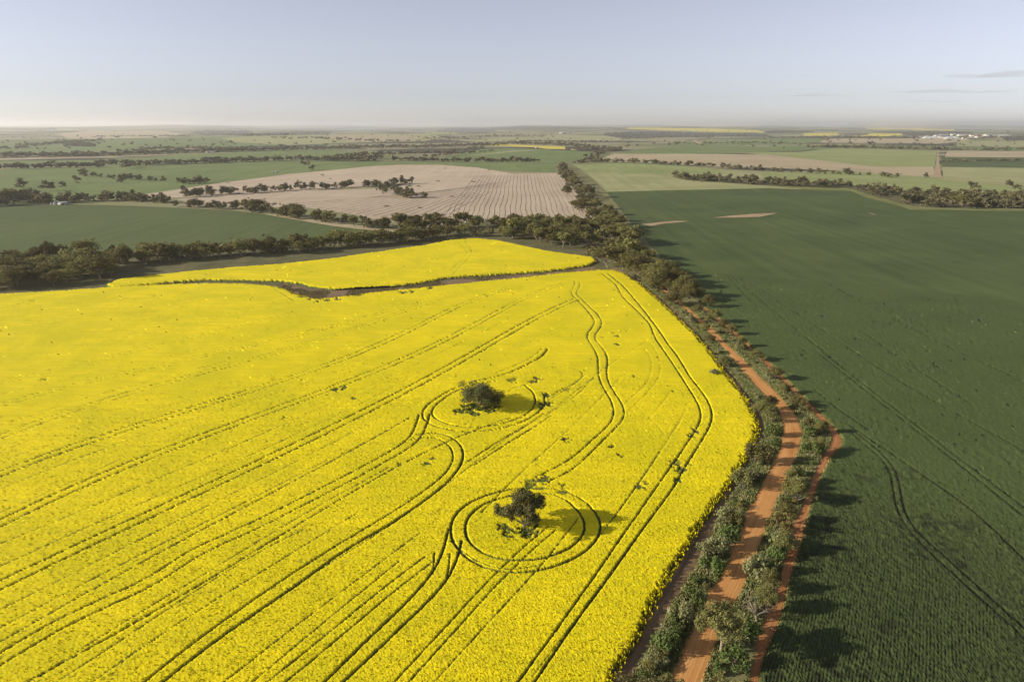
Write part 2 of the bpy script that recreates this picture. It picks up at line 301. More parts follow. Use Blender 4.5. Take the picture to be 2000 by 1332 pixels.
# ------------------------------------------------------------------ the land: one conforming triangulation, each field its own sheet
def densify(w, closed=True):
    out = []
    n = len(w)
    for i in range(n if closed else n - 1):
        a, b = w[i], w[(i + 1) % n]
        step = max(3.0, 0.035 * min(np.hypot(*a[:2]), np.hypot(*b[:2])))
        k = max(1, int(np.ceil(np.hypot(*(b - a)[:2]) / step)))
        for j in range(k): out.append(a + (b - a) * j / k)
    if not closed: out.append(w[-1])
    return np.array(out)

def build_land():
    pts = []
    r = 25.0
    while r < 55000:
        step = 0.045
        for th in np.arange(R(25), R(155), step * 0.55): pts.append((r * math.cos(th + 0.3 * step * (len(pts) % 2)), r * math.sin(th)))
        for th in np.arange(R(160), R(380), R(7)): pts.append((r * math.cos(th), r * math.sin(th)))
        r *= 1 + step
    pts.append((0.0, 0.0))
    faces = []; meta = []
    for name, mat, poly in FIELDS + CROP_FLOORS:
        lift = 1.3 if name == 'crop_floor' else 0.0
        w = densify(unproject(poly, lift)[:, :2])
        if np.sum(w[:, 0] * np.roll(w[:, 1], -1) - np.roll(w[:, 0], -1) * w[:, 1]) < 0: w = w[::-1]
        i0 = len(pts); pts.extend(map(tuple, w)); faces.append(list(range(i0, len(pts)))); meta.append((name, mat))
    vv, ee, ff, ov, oe, of = delaunay_2d_cdt([Vector(p) for p in pts], [], faces, 0, 1e-3)
    V = np.array([(v.x, v.y) for v in vv]); Z = ground_z(V[:, 0], V[:, 1])
    F = np.array([f[:3] for f in ff], np.int64)
    own = np.array([max(o) if len(o) else -1 for o in of])
    flip = np.cross(V[F[:, 1]] - V[F[:, 0]], V[F[:, 2]] - V[F[:, 0]]) < 0
    F[flip] = F[flip][:, ::-1]
    for k in range(-1, len(meta)):
        fk = F[own == k]
        if not len(fk): continue
        used, inv = np.unique(fk, return_inverse=True)
        name, mat = ('ground', 'land') if k < 0 else meta[k]
        v = np.column_stack([V[used], Z[used]])
        mesh_obj(name, v, inv.reshape(-1, 3), M[mat], True, kind='structure')
build_land()

# ------------------------------------------------------------------ polygon / polyline distance helpers
def inside(poly, x, y):
    c = np.zeros(x.shape, bool)
    px, py = poly[:, 0], poly[:, 1]
    j = len(poly) - 1
    for i in range(len(poly)):
        if py[i] != py[j]:
            m = (py[i] > y) != (py[j] > y)
            c ^= m & (x < (px[j] - px[i]) * (y - py[i]) / (py[j] - py[i]) + px[i])
        j = i
    return c

def line_dist(lines, x, y, reach):
    """smallest distance to any of the polylines, only exact within reach"""
    d = np.full(x.shape, 1e9); order = np.argsort(y); ys = y[order]
    for ln in lines:
        for a, b in zip(ln[:-1], ln[1:]):
            lo = np.searchsorted(ys, min(a[1], b[1]) - reach); hi = np.searchsorted(ys, max(a[1], b[1]) + reach)
            if hi <= lo: continue
            idx = order[lo:hi]
            xs = x[idx]; m = (xs > min(a[0], b[0]) - reach) & (xs < max(a[0], b[0]) + reach)
            idx = idx[m]
            if not len(idx): continue
            ab = b - a; L2 = max(ab @ ab, 1e-9)
            t = np.clip(((x[idx] - a[0]) * ab[0] + (y[idx] - a[1]) * ab[1]) / L2, 0, 1)
            q = np.hypot(x[idx] - a[0] - t * ab[0], y[idx] - a[1] - t * ab[1])
            d[idx] = np.minimum(d[idx], q)
    return d

def smooth_line(pts, n=6):
    """Catmull-Rom through points"""
    p = np.asarray(pts, float); p = np.vstack([2 * p[0] - p[1], p, 2 * p[-1] - p[-2]])
    out = []
    for i in range(1, len(p) - 2):
        for t in np.arange(n) / n:
            a, b, c, d = p[i - 1], p[i], p[i + 1], p[i + 2]
            out.append(0.5 * (2 * b + (c - a) * t + (2 * a - 5 * b + 4 * c - d) * t * t + (3 * b - a - 3 * c + d) * t ** 3))
    out.append(p[-2]); return np.array(out)

def offset(ln, d):
    t = np.gradient(ln, axis=0); t /= np.linalg.norm(t, axis=1)[:, None] + 1e-9
    return ln + np.column_stack([-t[:, 1], t[:, 0]]) * d

def gline(px, lift):     # wheel line drawn over photo points -> ground line, evened out along its length
    g = smooth_line(unproject(px, lift)[:, :2])
    s_ = np.concatenate([[0], np.cumsum(np.linalg.norm(np.diff(g, axis=0), axis=1))])
    n = max(8, int(s_[-1] / 2.0)); u = np.linspace(0, s_[-1], n)
    g = np.column_stack([np.interp(u, s_, g[:, 0]), np.interp(u, s_, g[:, 1])])
    if n > 14:
        for _ in range(7): g[1:-1] = (g[:-2] + 2 * g[1:-1] + g[2:]) / 4
    return g
def even(px, deg=4):     # long straight-ish runs: low-order curve through the marks
    w = unproject(px, CT)[:, :2]; s_ = np.concatenate([[0], np.cumsum(np.linalg.norm(np.diff(w, axis=0), axis=1))]); s_ /= s_[-1]
    d = min(deg, len(px) - 2); u = np.linspace(0, 1, 60)
    return np.column_stack([np.polyval(np.polyfit(s_, w[:, 0], d), u), np.polyval(np.polyfit(s_, w[:, 1], d), u)])

def polar_grid(r0, r1, th0, th1, dth, k=1.2):
    rs = [r0]
    while rs[-1] < r1: rs.append(rs[-1] + k * (rs[-1] ** 2 + CAM_H ** 2) / (CAM_H * 682))
    rs = np.array(rs); th = np.arange(th0, th1, dth)
    RR, TT = np.meshgrid(rs, th, indexing='ij')
    dr = np.gradient(rs)[:, None] * np.ones_like(TT)
    RR = RR + (rng.random(RR.shape) - 0.5) * dr * 0.7
    TT = TT + (rng.random(RR.shape) - 0.5) * dth * 0.7
    n, m = RR.shape
    idx = np.arange(n * m).reshape(n, m)
    F = np.stack([idx[:-1, :-1], idx[:-1, 1:], idx[1:, 1:], idx[1:, :-1]], -1).reshape(-1, 4)[:, ::-1]
    return (RR * np.sin(TT)).ravel(), (RR * np.cos(TT)).ravel(), np.maximum(RR * dth, dr).ravel(), F, (RR * dth).ravel()

def crop_mesh(name, x, y, z, F, keep, mat, attrs, **kw):
    fk = F[keep[F].any(1)]
    used, inv = np.unique(fk, return_inverse=True)
    q = inv.reshape(-1, 4)
    tri = np.vstack([q[:, [0, 1, 2]], q[:, [0, 2, 3]]])
    o = mesh_obj(name, np.column_stack([x, y, z])[used], tri, mat, False, **kw)
    for k, v in attrs.items(): add_attr(o.data, k, v[used])
    return o

# ------------------------------------------------------------------ flowering canola, with its wheel tracks pressed into it
CT = 1.3
def run_on(c, px):       # the runs go on beyond the picture
    if px[0][0] < 60 or px[0][1] > 1325:
        d = c[0] - c[min(4, len(c) - 1)]; d /= np.linalg.norm(d); c = np.vstack([c[0] + d * (130 if px[0][0] < 60 else 25), c])
    return c
def pair(px, gauge=3.0, w=0.55, s=1.0):
    c = even(px) if len(px) > 6 and px[0][0] < 100 and px[-1][0] != 829 else gline(px, CT)
    c = run_on(c, px); return [(offset(c, gauge / 2), w, s), (offset(c, -gauge / 2), w, s)]
def one(px, w=0.5, s=1.0): return [(run_on(even(px, 3) if px[0][0] < 100 and len(px) > 5 else gline(px, CT), px), w, s)]
TR = []
TR += one([(0, 709), (42, 699), (217, 665), (350, 636), (455, 613), (532, 592), (560, 589)], .35, .6)
TR += pair([(0, 748), (147, 713), (315, 672), (455, 641), (546, 618), (665, 592), (720, 580)], 3, .35, .65)
TR += pair([(0, 791), (140, 753), (227, 732), (350, 704), (490, 676), (595, 648), (700, 624), (830, 585), (900, 565)], 3, .4, .75)
TR += pair([(0, 853), (150, 800), (280, 757), (385, 729), (525, 697), (630, 662), (700, 634), (820, 600), (900, 572)], 3, .4, .8)
TR += one([(0, 881), (105, 844), (245, 805), (420, 756), (525, 732), (700, 657)], .35, .5)
TR += pair([(-60, 950), (0, 926), (70, 895), (161, 868), (280, 826), (367, 798), (490, 763), (560, 742), (665, 704), (750, 663), (850, 622), (1000, 563)], 3, .5, .95)
TR += pair([(-60, 1045), (0, 1022), (87, 985), (168, 950), (210, 930), (297, 885), (385, 848), (455, 820), (560, 795), (700, 746), (780, 705), (880, 652), (1000, 597), (1110, 552)], 3, .5, .95)
TR += one([(-40, 1080), (0, 1066), (120, 1010), (252, 950), (385, 900), (507, 851), (595, 816), (700, 765), (850, 690), (1000, 620)], .4, .6)
TR += one([(0, 1000), (120, 950), (250, 890)], .35, .5)
TR += pair([(-60, 1175), (0, 1142), (94, 1098), (196, 1047), (297, 993), (413, 950), (525, 895), (630, 846), (700, 815), (800, 758), (930, 680), (1040, 627), (1105, 595), (1122, 584)], 3.1, .65, 1.1)
TR += one([(-40, 1275), (0, 1254), (84, 1202), (182, 1153), (336, 1062), (413, 1027), (553, 950), (700, 872), (800, 815)], .45, .7)
TR += pair([(-40, 1310), (0, 1288), (98, 1226), (192, 1181), (308, 1130), (367, 1084), (476, 1036), (525, 1012), (644, 952), (760, 890), (805, 862), (820, 838), (829, 808)], 3.1, .55, .95)
TR += one([(-20, 1350), (87, 1328), (175, 1272), (245, 1230), (357, 1158), (455, 1093), (525, 1051), (612, 1010), (700, 960), (790, 905), (850, 872), (930, 838), (1000, 815)], .55, .85)
TR += one([(60, 1362), (130, 1318), (230, 1252), (360, 1170), (470, 1098), (600, 1030)], .45, .6)
TR += one([(230, 1375), (283, 1328), (315, 1303), (420, 1223), (577, 1115), (700, 1039), (790, 985), (865, 930), (884, 905), (888, 885), (876, 865), (855, 853), (835, 849), (800, 858)], .65, 1.1)
TR += one([(260, 1378), (315, 1332), (420, 1251), (500, 1195), (560, 1156), (665, 1079), (700, 1058), (790, 1005), (870, 945), (895, 918), (906, 897), (905, 875), (890, 855), (868, 845), (840, 842), (815, 848)], .95, 1.2)
TR += pair([(500, 1362), (560, 1315), (630, 1258), (700, 1200), (760, 1150), (840, 1090)], 2.4, .5, .7)
TR += one([(600, 1365), (640, 1325), (700, 1265), (750, 1218), (790, 1180), (826, 1142), (846, 1118), (862, 1090), (870, 1060), (876, 1033)], .8, 1.2)
TR += one([(630, 1368), (680, 1322), (740, 1265), (800, 1208), (845, 1165), (870, 1140), (885, 1112), (896, 1085), (902, 1055)], .8, 1.2)
TR += one([(849, 1080), (847, 1105), (845, 1120)], .5, .8); TR += one([(879, 1080), (877, 1105), (873, 1128)], .5, .8)
for ln in ([(0, 830), (200, 768), (400, 716), (600, 655), (760, 605)], [(0, 902), (160, 846), (340, 788), (520, 738), (680, 682), (840, 612)], [(0, 955), (150, 895), (330, 832), (520, 775), (700, 712)], [(0, 1105), (170, 1030), (380, 935), (560, 858), (700, 790), (860, 700)], [(0, 1190), (180, 1100), (400, 990), (620, 880), (760, 805)], [(0, 1225), (200, 1120), (430, 1005), (640, 898)], [(40, 1345), (200, 1240), (400, 1120), (600, 1000), (760, 912)], [(160, 1345), (330, 1228), (520, 1110), (700, 1000)], [(420, 1345), (560, 1235), (700, 1130), (820, 1040)], [(470, 1350), (620, 1225), (780, 1095)], [(840, 1340), (940, 1230), (1060, 1100), (1130, 1010)], [(0, 770), (180, 728), (380, 684), (560, 636)], [(0, 680), (200, 640), (400, 604)], [(0, 640), (240, 600), (420, 575)], [(940, 1000), (1010, 930), (1120, 830), (1210, 740)], [(1160, 1060), (1250, 940), (1330, 820)], [(1200, 1010), (1290, 880), (1340, 800)]):
    TR += one(ln, .38, .55)
# rings the sprayer drove round the two lone trees
def pol(o, s, pts): return [(o[0] + a / s, o[1] + b / s) for a, b in pts]
c5 = lambda pts: pol((820, 900), 4.444, pts)
c4 = lambda pts: pol((800, 680), 4.444, pts)
TR += one(c5([(800, 240), (600, 280), (430, 350), (300, 450), (255, 560), (265, 670), (330, 780), (450, 880), (600, 945), (800, 980), (1000, 960), (1200, 910), (1380, 830), (1500, 740), (1570, 640), (1590, 540), (1540, 440), (1450, 360)]), .95, 1.2)
TR += one(c5([(1450, 360), (1330, 290), (1200, 245), (1050, 235), (900, 235), (800, 240)]), .5, .7)
TR += one(c5([(830, 290), (660, 320), (520, 380), (420, 460), (378, 560), (385, 660), (440, 740), (560, 820), (720, 862), (900, 872), (1080, 850), (1250, 790), (1380, 710), (1450, 600), (1440, 500), (1380, 420), (1280, 340)]), .95, 1.2)
TR += one(c5([(1280, 340), (1160, 290), (1000, 278), (830, 290)]), .5, .6)
TR += one(c5([(270, 690), (400, 800), (560, 890), (760, 935), (900, 925), (1050, 900)]), .4, .6)
TR += one(c4([(1200, 0), (1150, 70), (1000, 150), (880, 205), (750, 248), (600, 275), (400, 340), (250, 420), (140, 500), (95, 575), (110, 620), (200, 670), (340, 710), (500, 724), (700, 715), (900, 670), (1050, 605), (1150, 530), (1182, 450), (1165, 400)]), .8, 1.6)
TR += one(c4([(1150, 0), (1090, 60), (960, 130), (840, 180), (720, 225)]), .45, .8)
TR += one(c4([(750, 280), (540, 315), (400, 370), (260, 460), (185, 530), (175, 570), (200, 605), (280, 640), (450, 685), (650, 685), (850, 640), (1000, 590), (1080, 510), (1097, 430), (1060, 350), (1000, 320)]), .8, 1.6)
TR += one(c4([(150, 655), (165, 620), (175, 575)]), .5, 1)
TR += one(c4([(1000, 230), (1130, 180), (1300, 155), (1440, 165), (1510, 200), (1500, 260), (1400, 330), (1250, 420), (1170, 480)]), .4, .7)
TR += one(c4([(1040, 300), (960, 330), (890, 350), (865, 375)]), .4, .8); TR += one(c4([(1180, 590), (1300, 500), (1420, 430), (1520, 340), (1600, 250)]), .4, .7); TR += one(c4([(1190, 430), (1300, 370), (1430, 300), (1530, 220)]), .4, .7)
TR += one(c4([(480, 660), (600, 600), (760, 540)]), .4, .6)
TR += pair(c4([(530, 1000), (640, 925), (760, 850), (900, 760), (1060, 670), (1200, 570)]) , 2.6, .5, .85)
TR += one([(560, 1150), (700, 1065), (820, 985), (925, 905), (1000, 849), (1065, 810), (1130, 760), (1200, 705), (1290, 650)], .4, .6)
# S-curves and the headland laps on the right
TR += one([(1122, 548), (1123, 556), (1115, 570), (1122, 580), (1142, 600), (1155, 616), (1162, 628), (1155, 642), (1145, 655), (1152, 668), (1160, 680), (1169, 702), (1168, 729), (1178, 756), (1194, 781), (1200, 806), (1194, 824), (1171, 846), (1115, 896), (1090, 910), (1060, 925)], .5, 1.0)
TR += one([(1131, 548), (1133, 558), (1125, 572), (1135, 582), (1155, 602), (1168, 614), (1176, 630), (1168, 646), (1160, 657), (1168, 670), (1178, 680), (1187, 700), (1185, 734), (1198, 763), (1216, 788), (1220, 815), (1200, 837), (1137, 900), (1110, 922), (1070, 940)], .5, 1.0)
TR += one([(1165, 590), (1143, 600), (1152, 610)], .4, .6)
TR += one([(1175, 533), (1190, 545), (1203, 556), (1216, 579), (1239, 601), (1268, 631), (1279, 658), (1297, 684), (1318, 715), (1345, 757), (1360, 781), (1371, 808), (1366, 826), (1357, 842), (1325, 890), (1300, 925), (1258, 985), (1200, 1068), (1163, 1122), (1100, 1210), (1060, 1265), (1008, 1336), (960, 1400)], .6, 1.1)
TR += one([(1186, 533), (1205, 548), (1217, 558), (1253, 600), (1271, 623), (1289, 647), (1305, 671), (1323, 694), (1347, 734), (1368, 760), (1384, 784), (1392, 808), (1387, 830), (1360, 877), (1337, 912), (1322, 942), (1298, 975), (1250, 1040), (1190, 1125), (1130, 1205), (1085, 1270), (1038, 1340), (990, 1410)], .7, 1.15)
TR += one([(1270, 1010), (1190, 1120), (1120, 1215), (1040, 1320)], .35, .45)
TR += one([(1258, 680), (1270, 696), (1273, 715), (1265, 745), (1240, 770), (1220, 788)], .35, .6); TR += one([(1270, 670), (1285, 690), (1290, 715), (1285, 740), (1262, 768), (1230, 800)], .35, .6)
TR += one([(1185, 575), (1190, 595), (1185, 604), (1165, 612)], .3, .5); TR += one([(1198, 577), (1203, 597), (1192, 610)], .3, .5)
TR += pair([(1000, 685), (1080, 650), (1160, 610), (1260, 560), (1290, 592)], 2.6, .35, .55)
TR += one([(1080, 700), (1150, 655), (1240, 600)], .3, .5); TR += one([(1120, 760), (1200, 700), (1270, 636)], .3, .5)
TR += pair([(1080, 1030), (1040, 1062), (1005, 1095), (985, 1115), (940, 1160), (900, 1205), (840, 1270), (780, 1335), (740, 1380)], 2.0, .45, .75)
TR += one([(1240, 790), (1275, 822), (1300, 850)], .3, .5); TR += one([(1310, 765), (1290, 790), (1265, 820)], .35, .6)
# turning marks in the far canola block
UP = []
for ln in ([(540, 538), (570, 528), (600, 513)], [(908, 470), (921, 488), (916, 503), (890, 530), (884, 541)], [(895, 472), (912, 490), (907, 503), (880, 528)],
           [(600, 535), (610, 529), (700, 522), (800, 512), (900, 500)], [(990, 522), (988, 517), (960, 514)], [(750, 505), (755, 498), (770, 494)],
           [(400, 536), (560, 530), (700, 535), (880, 528)], [(1030, 500), (1034, 508), (1020, 515)], [(1060, 512), (1062, 518), (1040, 522)], [(940, 530), (1050, 515), (1120, 508)]):
    UP += one(ln, .4, .8)
for ln in ([(290, 577), (300, 573), (303, 578), (290, 584)], [(300, 578), (312, 573), (316, 578), (306, 583)], [(50, 590), (66, 584), (60, 592), (20, 600)], [(470, 580), (490, 574), (478, 585)], [(482, 580), (500, 574), (492, 584)], [(530, 560), (560, 578), (580, 592), (560, 590)]):
    TR += one(ln, .45, .9)
# thin spots (px, radius m, strength)
SPOTS = [(1105, 857, 1.6, .9), (1112, 860, 1.2, .8), (1192, 871, 1.3, 1), (1208, 886, 1.2, 1), (1215, 891, 1.0, .8), (1040, 745, 2.2, .55), (1050, 738, 1.6, .7), (1000, 742, 2.4, .45), (1065, 770, 1.6, .9), (1060, 790, 2.2, 1), (1072, 788, 1.8, 1),
         (1110, 760, 2.5, .45), (1205, 655, 2, .6), (1208, 672, 2, .8), (1178, 658, 1.4, .6), (1200, 650, 1.6, .5), (1330, 915, 2.2, .8), (1322, 935, 1.6, .9), (1318, 905, 2.5, .5), (1345, 905, 2.0, .45), (1360, 840, 1.6, .7), (1352, 850, 1.6, .7),
         (1040, 945, 2.6, .5), (1060, 935, 2.4, .5), (1100, 960, 1.8, .5), (1250, 950, 1.6, .6), (1262, 942, 1.4, .5), (1100, 945, 1.2, .5), (560, 815, 1.6, .6), (655, 760, 2.0, .9), (670, 757, 2.0, .9), (690, 778, 1.5, .6), (85, 740, 1.4, 1), (700, 576, 3.0, .7),
         (620, 588, 2.6, .9), (640, 586, 3.0, .9), (660, 583, 3.0, .8), (605, 583, 2.5, .8), (790, 570, 3.5, .8), (805, 569, 3.0, .8), (840, 562, 3.0, .7), (590, 580, 2.4, .7), (572, 573, 2.4, .8), (1110, 775, 1.2, .5), (1240, 735, 1.0, .8), (1315, 763, .9, .9), (780, 905, 1.4, .5), (835, 905, 1.3, .6), (845, 895, 1.2, .6)]
TREE_A = (936, 800); TREE_B = (1022, 1036)
def lone_gap(px, pts):
    return [(px[0] + a, px[1] + b, r, s) for a, b, r, s in pts]
SPOTS += lone_gap(TREE_A, [(0, -2, 2.6, 1), (-18, 0, 2.0, 1), (-34, 2, 1.7, 1), (-46, 4, 1.3, .9), (-28, -8, 1.6, .8), (18, -2, 2.4, 1), (30, -4, 2.0, .9), (-10, 6, 2.0, .9)])
SPOTS += lone_gap(TREE_B, [(-4, 0, 1.6, 1.1), (-16, 2, 1.5, 1.2), (-28, 3, 1.3, 1), (-36, -6, 1.1, .8), (14, 2, 1.6, 1), (22, -6, 1.3, .8), (-44, -8, 1.0, .7), (4, 8, 1.2, .8), (-34, 8, .9, .7), (30, 0, .9, .6)])

def canola_mat():
    t = NT('canola_flowers')
    fl = t.attr('flower')
    n1 = t.noise(0.045, 5, dist=.8); n2 = t.noise(5.5, 4, rough=.7); n3 = t.noise(0.5, 4, t.mapped(R(-28), (.12, 1.4, 1)))
    yel = t.mix(t.ramp(n1, [(.34, (0, 0, 0)), (.64, (1, 1, 1))]), (0.60, 0.52, 0.004), (0.83, 0.66, 0.006))
    yel = t.mix(t.ramp(n3, [(0.38, (0, 0, 0)), (0.62, (1, 1, 1))]), t.mix(.5, yel, (0.54, 0.47, 0.010)), yel)
    yel = t.mix(t.ramp(n2, [(0.30, (0, 0, 0)), (0.56, (1, 1, 1))]), (0.53, 0.46, 0.008), yel)
    gr = t.mix(n2, (0.050, 0.070, 0.018), (0.105, 0.125, 0.030))
    t.color(t.mix(t.ramp(fl, [(0.10, (0, 0, 0)), (0.54, (1, 1, 1))]), gr, yel))
    return t.m
M['canola'] = canola_mat()

def build_canola(name, outline, tracks, spots, label, r0, r1, th0, th1, dth, k, ew=.7):
    x, y, sp, F, cs = polar_grid(r0, r1, th0, th1, dth, k)
    poly = unproject(outline, CT)[:, :2]
    ins = inside(poly, x, y)
    d_edge = line_dist([np.vstack([poly, poly[:1]])], x, y, 4.0)
    d_edge = np.where(ins, d_edge, -d_edge)
    e = d_edge + (vnoise(x * 1.9, y * 1.9, 3) - 0.5) * 1.3 + (vnoise(x * .3, y * .3, 5) - .5) * 1.0 + (rng.random(x.shape) - .5) * .5 * (sp < .7)
    full = sstep(-0.3, ew, e)
    edge_thin = 1 - sstep(0.3, 3.5, d_edge)
    carve = np.zeros_like(x)
    for ln, w, s in tracks:
        w = w * .42
        d = line_dist([ln], x, y, 3.0)
        ww = np.maximum(w, 0.62 * np.minimum(cs * 2.0, sp))
        broken = 0.50 + 0.6 * vnoise(x * 0.07, y * 0.07, 11) + 0.35 * vnoise(x * 0.5, y * 0.5, 14)
        c = (1 - sstep(ww * 0.30, ww * 1.0, d + (vnoise(x * 1.8, y * 1.8, 12) - .5) * 0.16)) * np.clip(s * broken, 0, 1.1) * np.clip(w / ww * 1.35, 0.3, 1)
        carve = np.maximum(carve, c)
    for px, py, rad, s in spots:
        rad, s = (rad * .8, s * .85) if (abs(px - 936) > 60 and abs(px - 1022) > 50) else (rad, s)
        c0 = unproject([(px, py)], CT)[0]
        d = np.hypot(x - c0[0], (y - c0[1]) * 0.8)
        m = d < rad * 2.2
        c = (1 - sstep(0.4, 1.0, d[m] / rad + (vnoise(x[m] * 1.3, y[m] * 1.3, 13) - .5) * 1.5)) * s
        carve[m] = np.maximum(carve[m], c)
    # plants: clumpy crown of the crop, holes between them
    clump = vnoise(x * 2.6, y * 2.6, 21); med = vnoise(x * 0.33, y * 0.33, 22)
    streak_dir = R(28)
    u = x * math.cos(streak_dir) + y * math.sin(streak_dir); v = -x * math.sin(streak_dir) + y * math.cos(streak_dir)
    streak = vnoise(u * 0.05, v * 0.8, 23)
    wht = rng.random(x.shape); wht2 = rng.random(x.shape) ** .6
    hole = sstep(0.80, 0.97, 0.40 * clump + 0.34 * streak + 0.34 * med + 0.16 * wht + 0.10 * edge_thin) * 0.55
    jit = 0.17 * np.clip(0.30 / sp, 0.3, 1.3) * (1 - .85 * sstep(.4, 1.0, sp)) 
    hgt = CT * (0.94 + 0.06 * med) + 0.035 * (clump - 0.5) * (1 - .8 * sstep(.5, 1.2, sp)) + 0.22 * jit * (wht - 0.5) - 0.22 * hole * (1 - .7 * sstep(.5, 1.2, sp))
    low = np.clip(carve, 0, 1)
    hgt = hgt * (1 - 0.48 * low ** 1.6) + 0.05 * wht * (sp < .8)
    z = np.where(full > 0.02, np.maximum(hgt * full, 0.03), -0.08)
    flower = (1 - 1.5 * low ** .8) * (1 - 0.62 * hole) * (0.50 + 0.62 * wht2) * sstep(0.35, 1.0, full) - 0.14 * edge_thin * wht
    flower *= (0.90 + 0.2 * streak) * (1 - .38 * (1 - sstep(60, 190, np.hypot(x + 50, y - 60))) * (.4 + .6 * med))  # flowers thinned toward the near left: corner darkening put into the crop colour
    z = z + ground_z(x, y)
    return crop_mesh(name, x, y, z, F, full > 0.02, M['canola'], {'flower': np.clip(flower, 0, 1)}, kind='stuff', label=label)

build_canola('canola_crop', CANOLA_MAIN, TR, SPOTS, 'bright yellow flowering canola crop with wheel tracks filling the near left', 72, 480, R(-52), R(24), 0.00145, 0.78)
build_canola('canola_crop', CANOLA_UP, UP, [], 'smaller yellow canola block beyond the brown creek line', 370, 620, R(-40), R(10), 0.0013, 0.6, 2.2)

# single plants standing proud of the canopy, thicker along the edges
def canola_plants():
    rs = np.random.default_rng(77)
    poly = unproject(CANOLA_MAIN, CT)[:, :2]
    q = np.column_stack([rs.uniform(-150, 90, 260000), rs.uniform(68, 230, 260000)])
    r = np.hypot(q[:, 0], q[:, 1]); q = q[(rs.random(len(q)) < np.clip(150 / r - .45, .05, 1)) & (r < 240)]
    q = q[inside(poly, q[:, 0], q[:, 1])]
    d = line_dist([gline_ for gline_, w_, s_ in TR], q[:, 0], q[:, 1], 1.0); q = q[d > .55][:22000]
    cl = np.vstack([poly, poly[:1]]); ed = []
    for a, b in zip(cl[:-1], cl[1:]):
        if min(np.hypot(*a), np.hypot(*b)) > 420 or max(np.hypot(*a), np.hypot(*b)) > 700: continue
        n = int(np.linalg.norm(b - a) * 7); t = rs.random(n)[:, None]; nrm = np.array([-(b - a)[1], (b - a)[0]]) / np.linalg.norm(b - a)
        ed.append(a + (b - a) * t + nrm * (rs.normal(size=(n, 1)) * .45))
    ed = np.vstack(ed); ed = ed[np.hypot(ed[:, 0], ed[:, 1]) > 70]
    base = np.concatenate([np.full(len(q), CT * .82), np.full(len(ed), .15)]); top = np.concatenate([CT * (.98 + .16 * rs.random(len(q))), CT * (.45 + .6 * rs.random(len(ed)))])
    p = np.vstack([q, ed]); n = len(p); b = 3
    p = np.repeat(p, b, 0) + rs.normal(size=(n * b, 2)) * .09; base = np.repeat(base, b); top = np.repeat(top, b) + rs.normal(size=n * b) * .05
    a = rs.random(n * b) * 6.28; w = .05 + .07 * rs.random(n * b); z = ground_z(p[:, 0], p[:, 1]); dr = np.column_stack([np.cos(a), np.sin(a)]) * w[:, None]
    tip = p + rs.normal(size=(n * b, 2)) * .07
    V = np.stack([np.column_stack([p, z + base]), np.column_stack([tip + dr, z + top - .04]), np.column_stack([tip - dr, z + top])], 1).reshape(-1, 3)
    o = mesh_obj('canola_plants', V, np.arange(len(V)).reshape(-1, 3), M['canola'], False, kind='stuff', label='single canola stalks standing proud of the near crop and along its ragged edge')
    fl = np.column_stack([np.where(base > .5, .4, .05), .55 + .45 * rs.random(n * b), .55 + .45 * rs.random(n * b)]).ravel(); add_attr(o.data, 'flower', fl)
canola_plants()

# ------------------------------------------------------------------ young wheat on the right, sown in rows
def wheat_mat():
    t = NT('wheat_rows')
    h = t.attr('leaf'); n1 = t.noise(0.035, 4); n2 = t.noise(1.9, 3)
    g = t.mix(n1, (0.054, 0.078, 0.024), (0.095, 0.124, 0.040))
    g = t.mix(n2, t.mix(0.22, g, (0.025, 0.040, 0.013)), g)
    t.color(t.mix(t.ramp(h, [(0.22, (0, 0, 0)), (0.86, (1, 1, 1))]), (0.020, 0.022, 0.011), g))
    return t.m
M['wheat_near'] = wheat_mat()
WT = []
wl_a = [(1660, 842), (1690, 868), (1715, 888), (1727, 900), (1740, 919), (1744, 949), (1750, 984), (1759, 1013), (1779, 1039), (1808, 1069), (1853, 1111), (1902, 1156), (1934, 1182), (2000, 1244), (2080, 1320)]
wl_b = [(1668, 840), (1700, 865), (1725, 885), (1737, 900), (1753, 923), (1759, 955), (1766, 994), (1779, 1023), (1811, 1056), (1857, 1095), (1905, 1140), (1954, 1182), (2000, 1224), (2080, 1295)]
for ln in (wl_a, wl_b): WT.append((gline(ln, .4), .36, .7))
for ln in ([(1600, 690), (1740, 800), (1866, 900), (2000, 1007)], [(1608, 688), (1748, 797), (1880, 898), (2010, 997)], [(1660, 830), (1800, 925), (1905, 1000), (2000, 1091)], [(1480, 560), (1600, 640), (1760, 745), (2000, 880)], [(1330, 450), (1420, 530), (1540, 630), (1640, 710)], [(1420, 430), (1560, 520), (1800, 650), (2000, 745)], [(1300, 440), (1400, 520), (1470, 590)], [(1590, 760), (1640, 800), (1700, 840)],
           [(1690, 650), (1760, 700), (1900, 790)]):
    WT.append((gline(ln, .4), .4, .75))
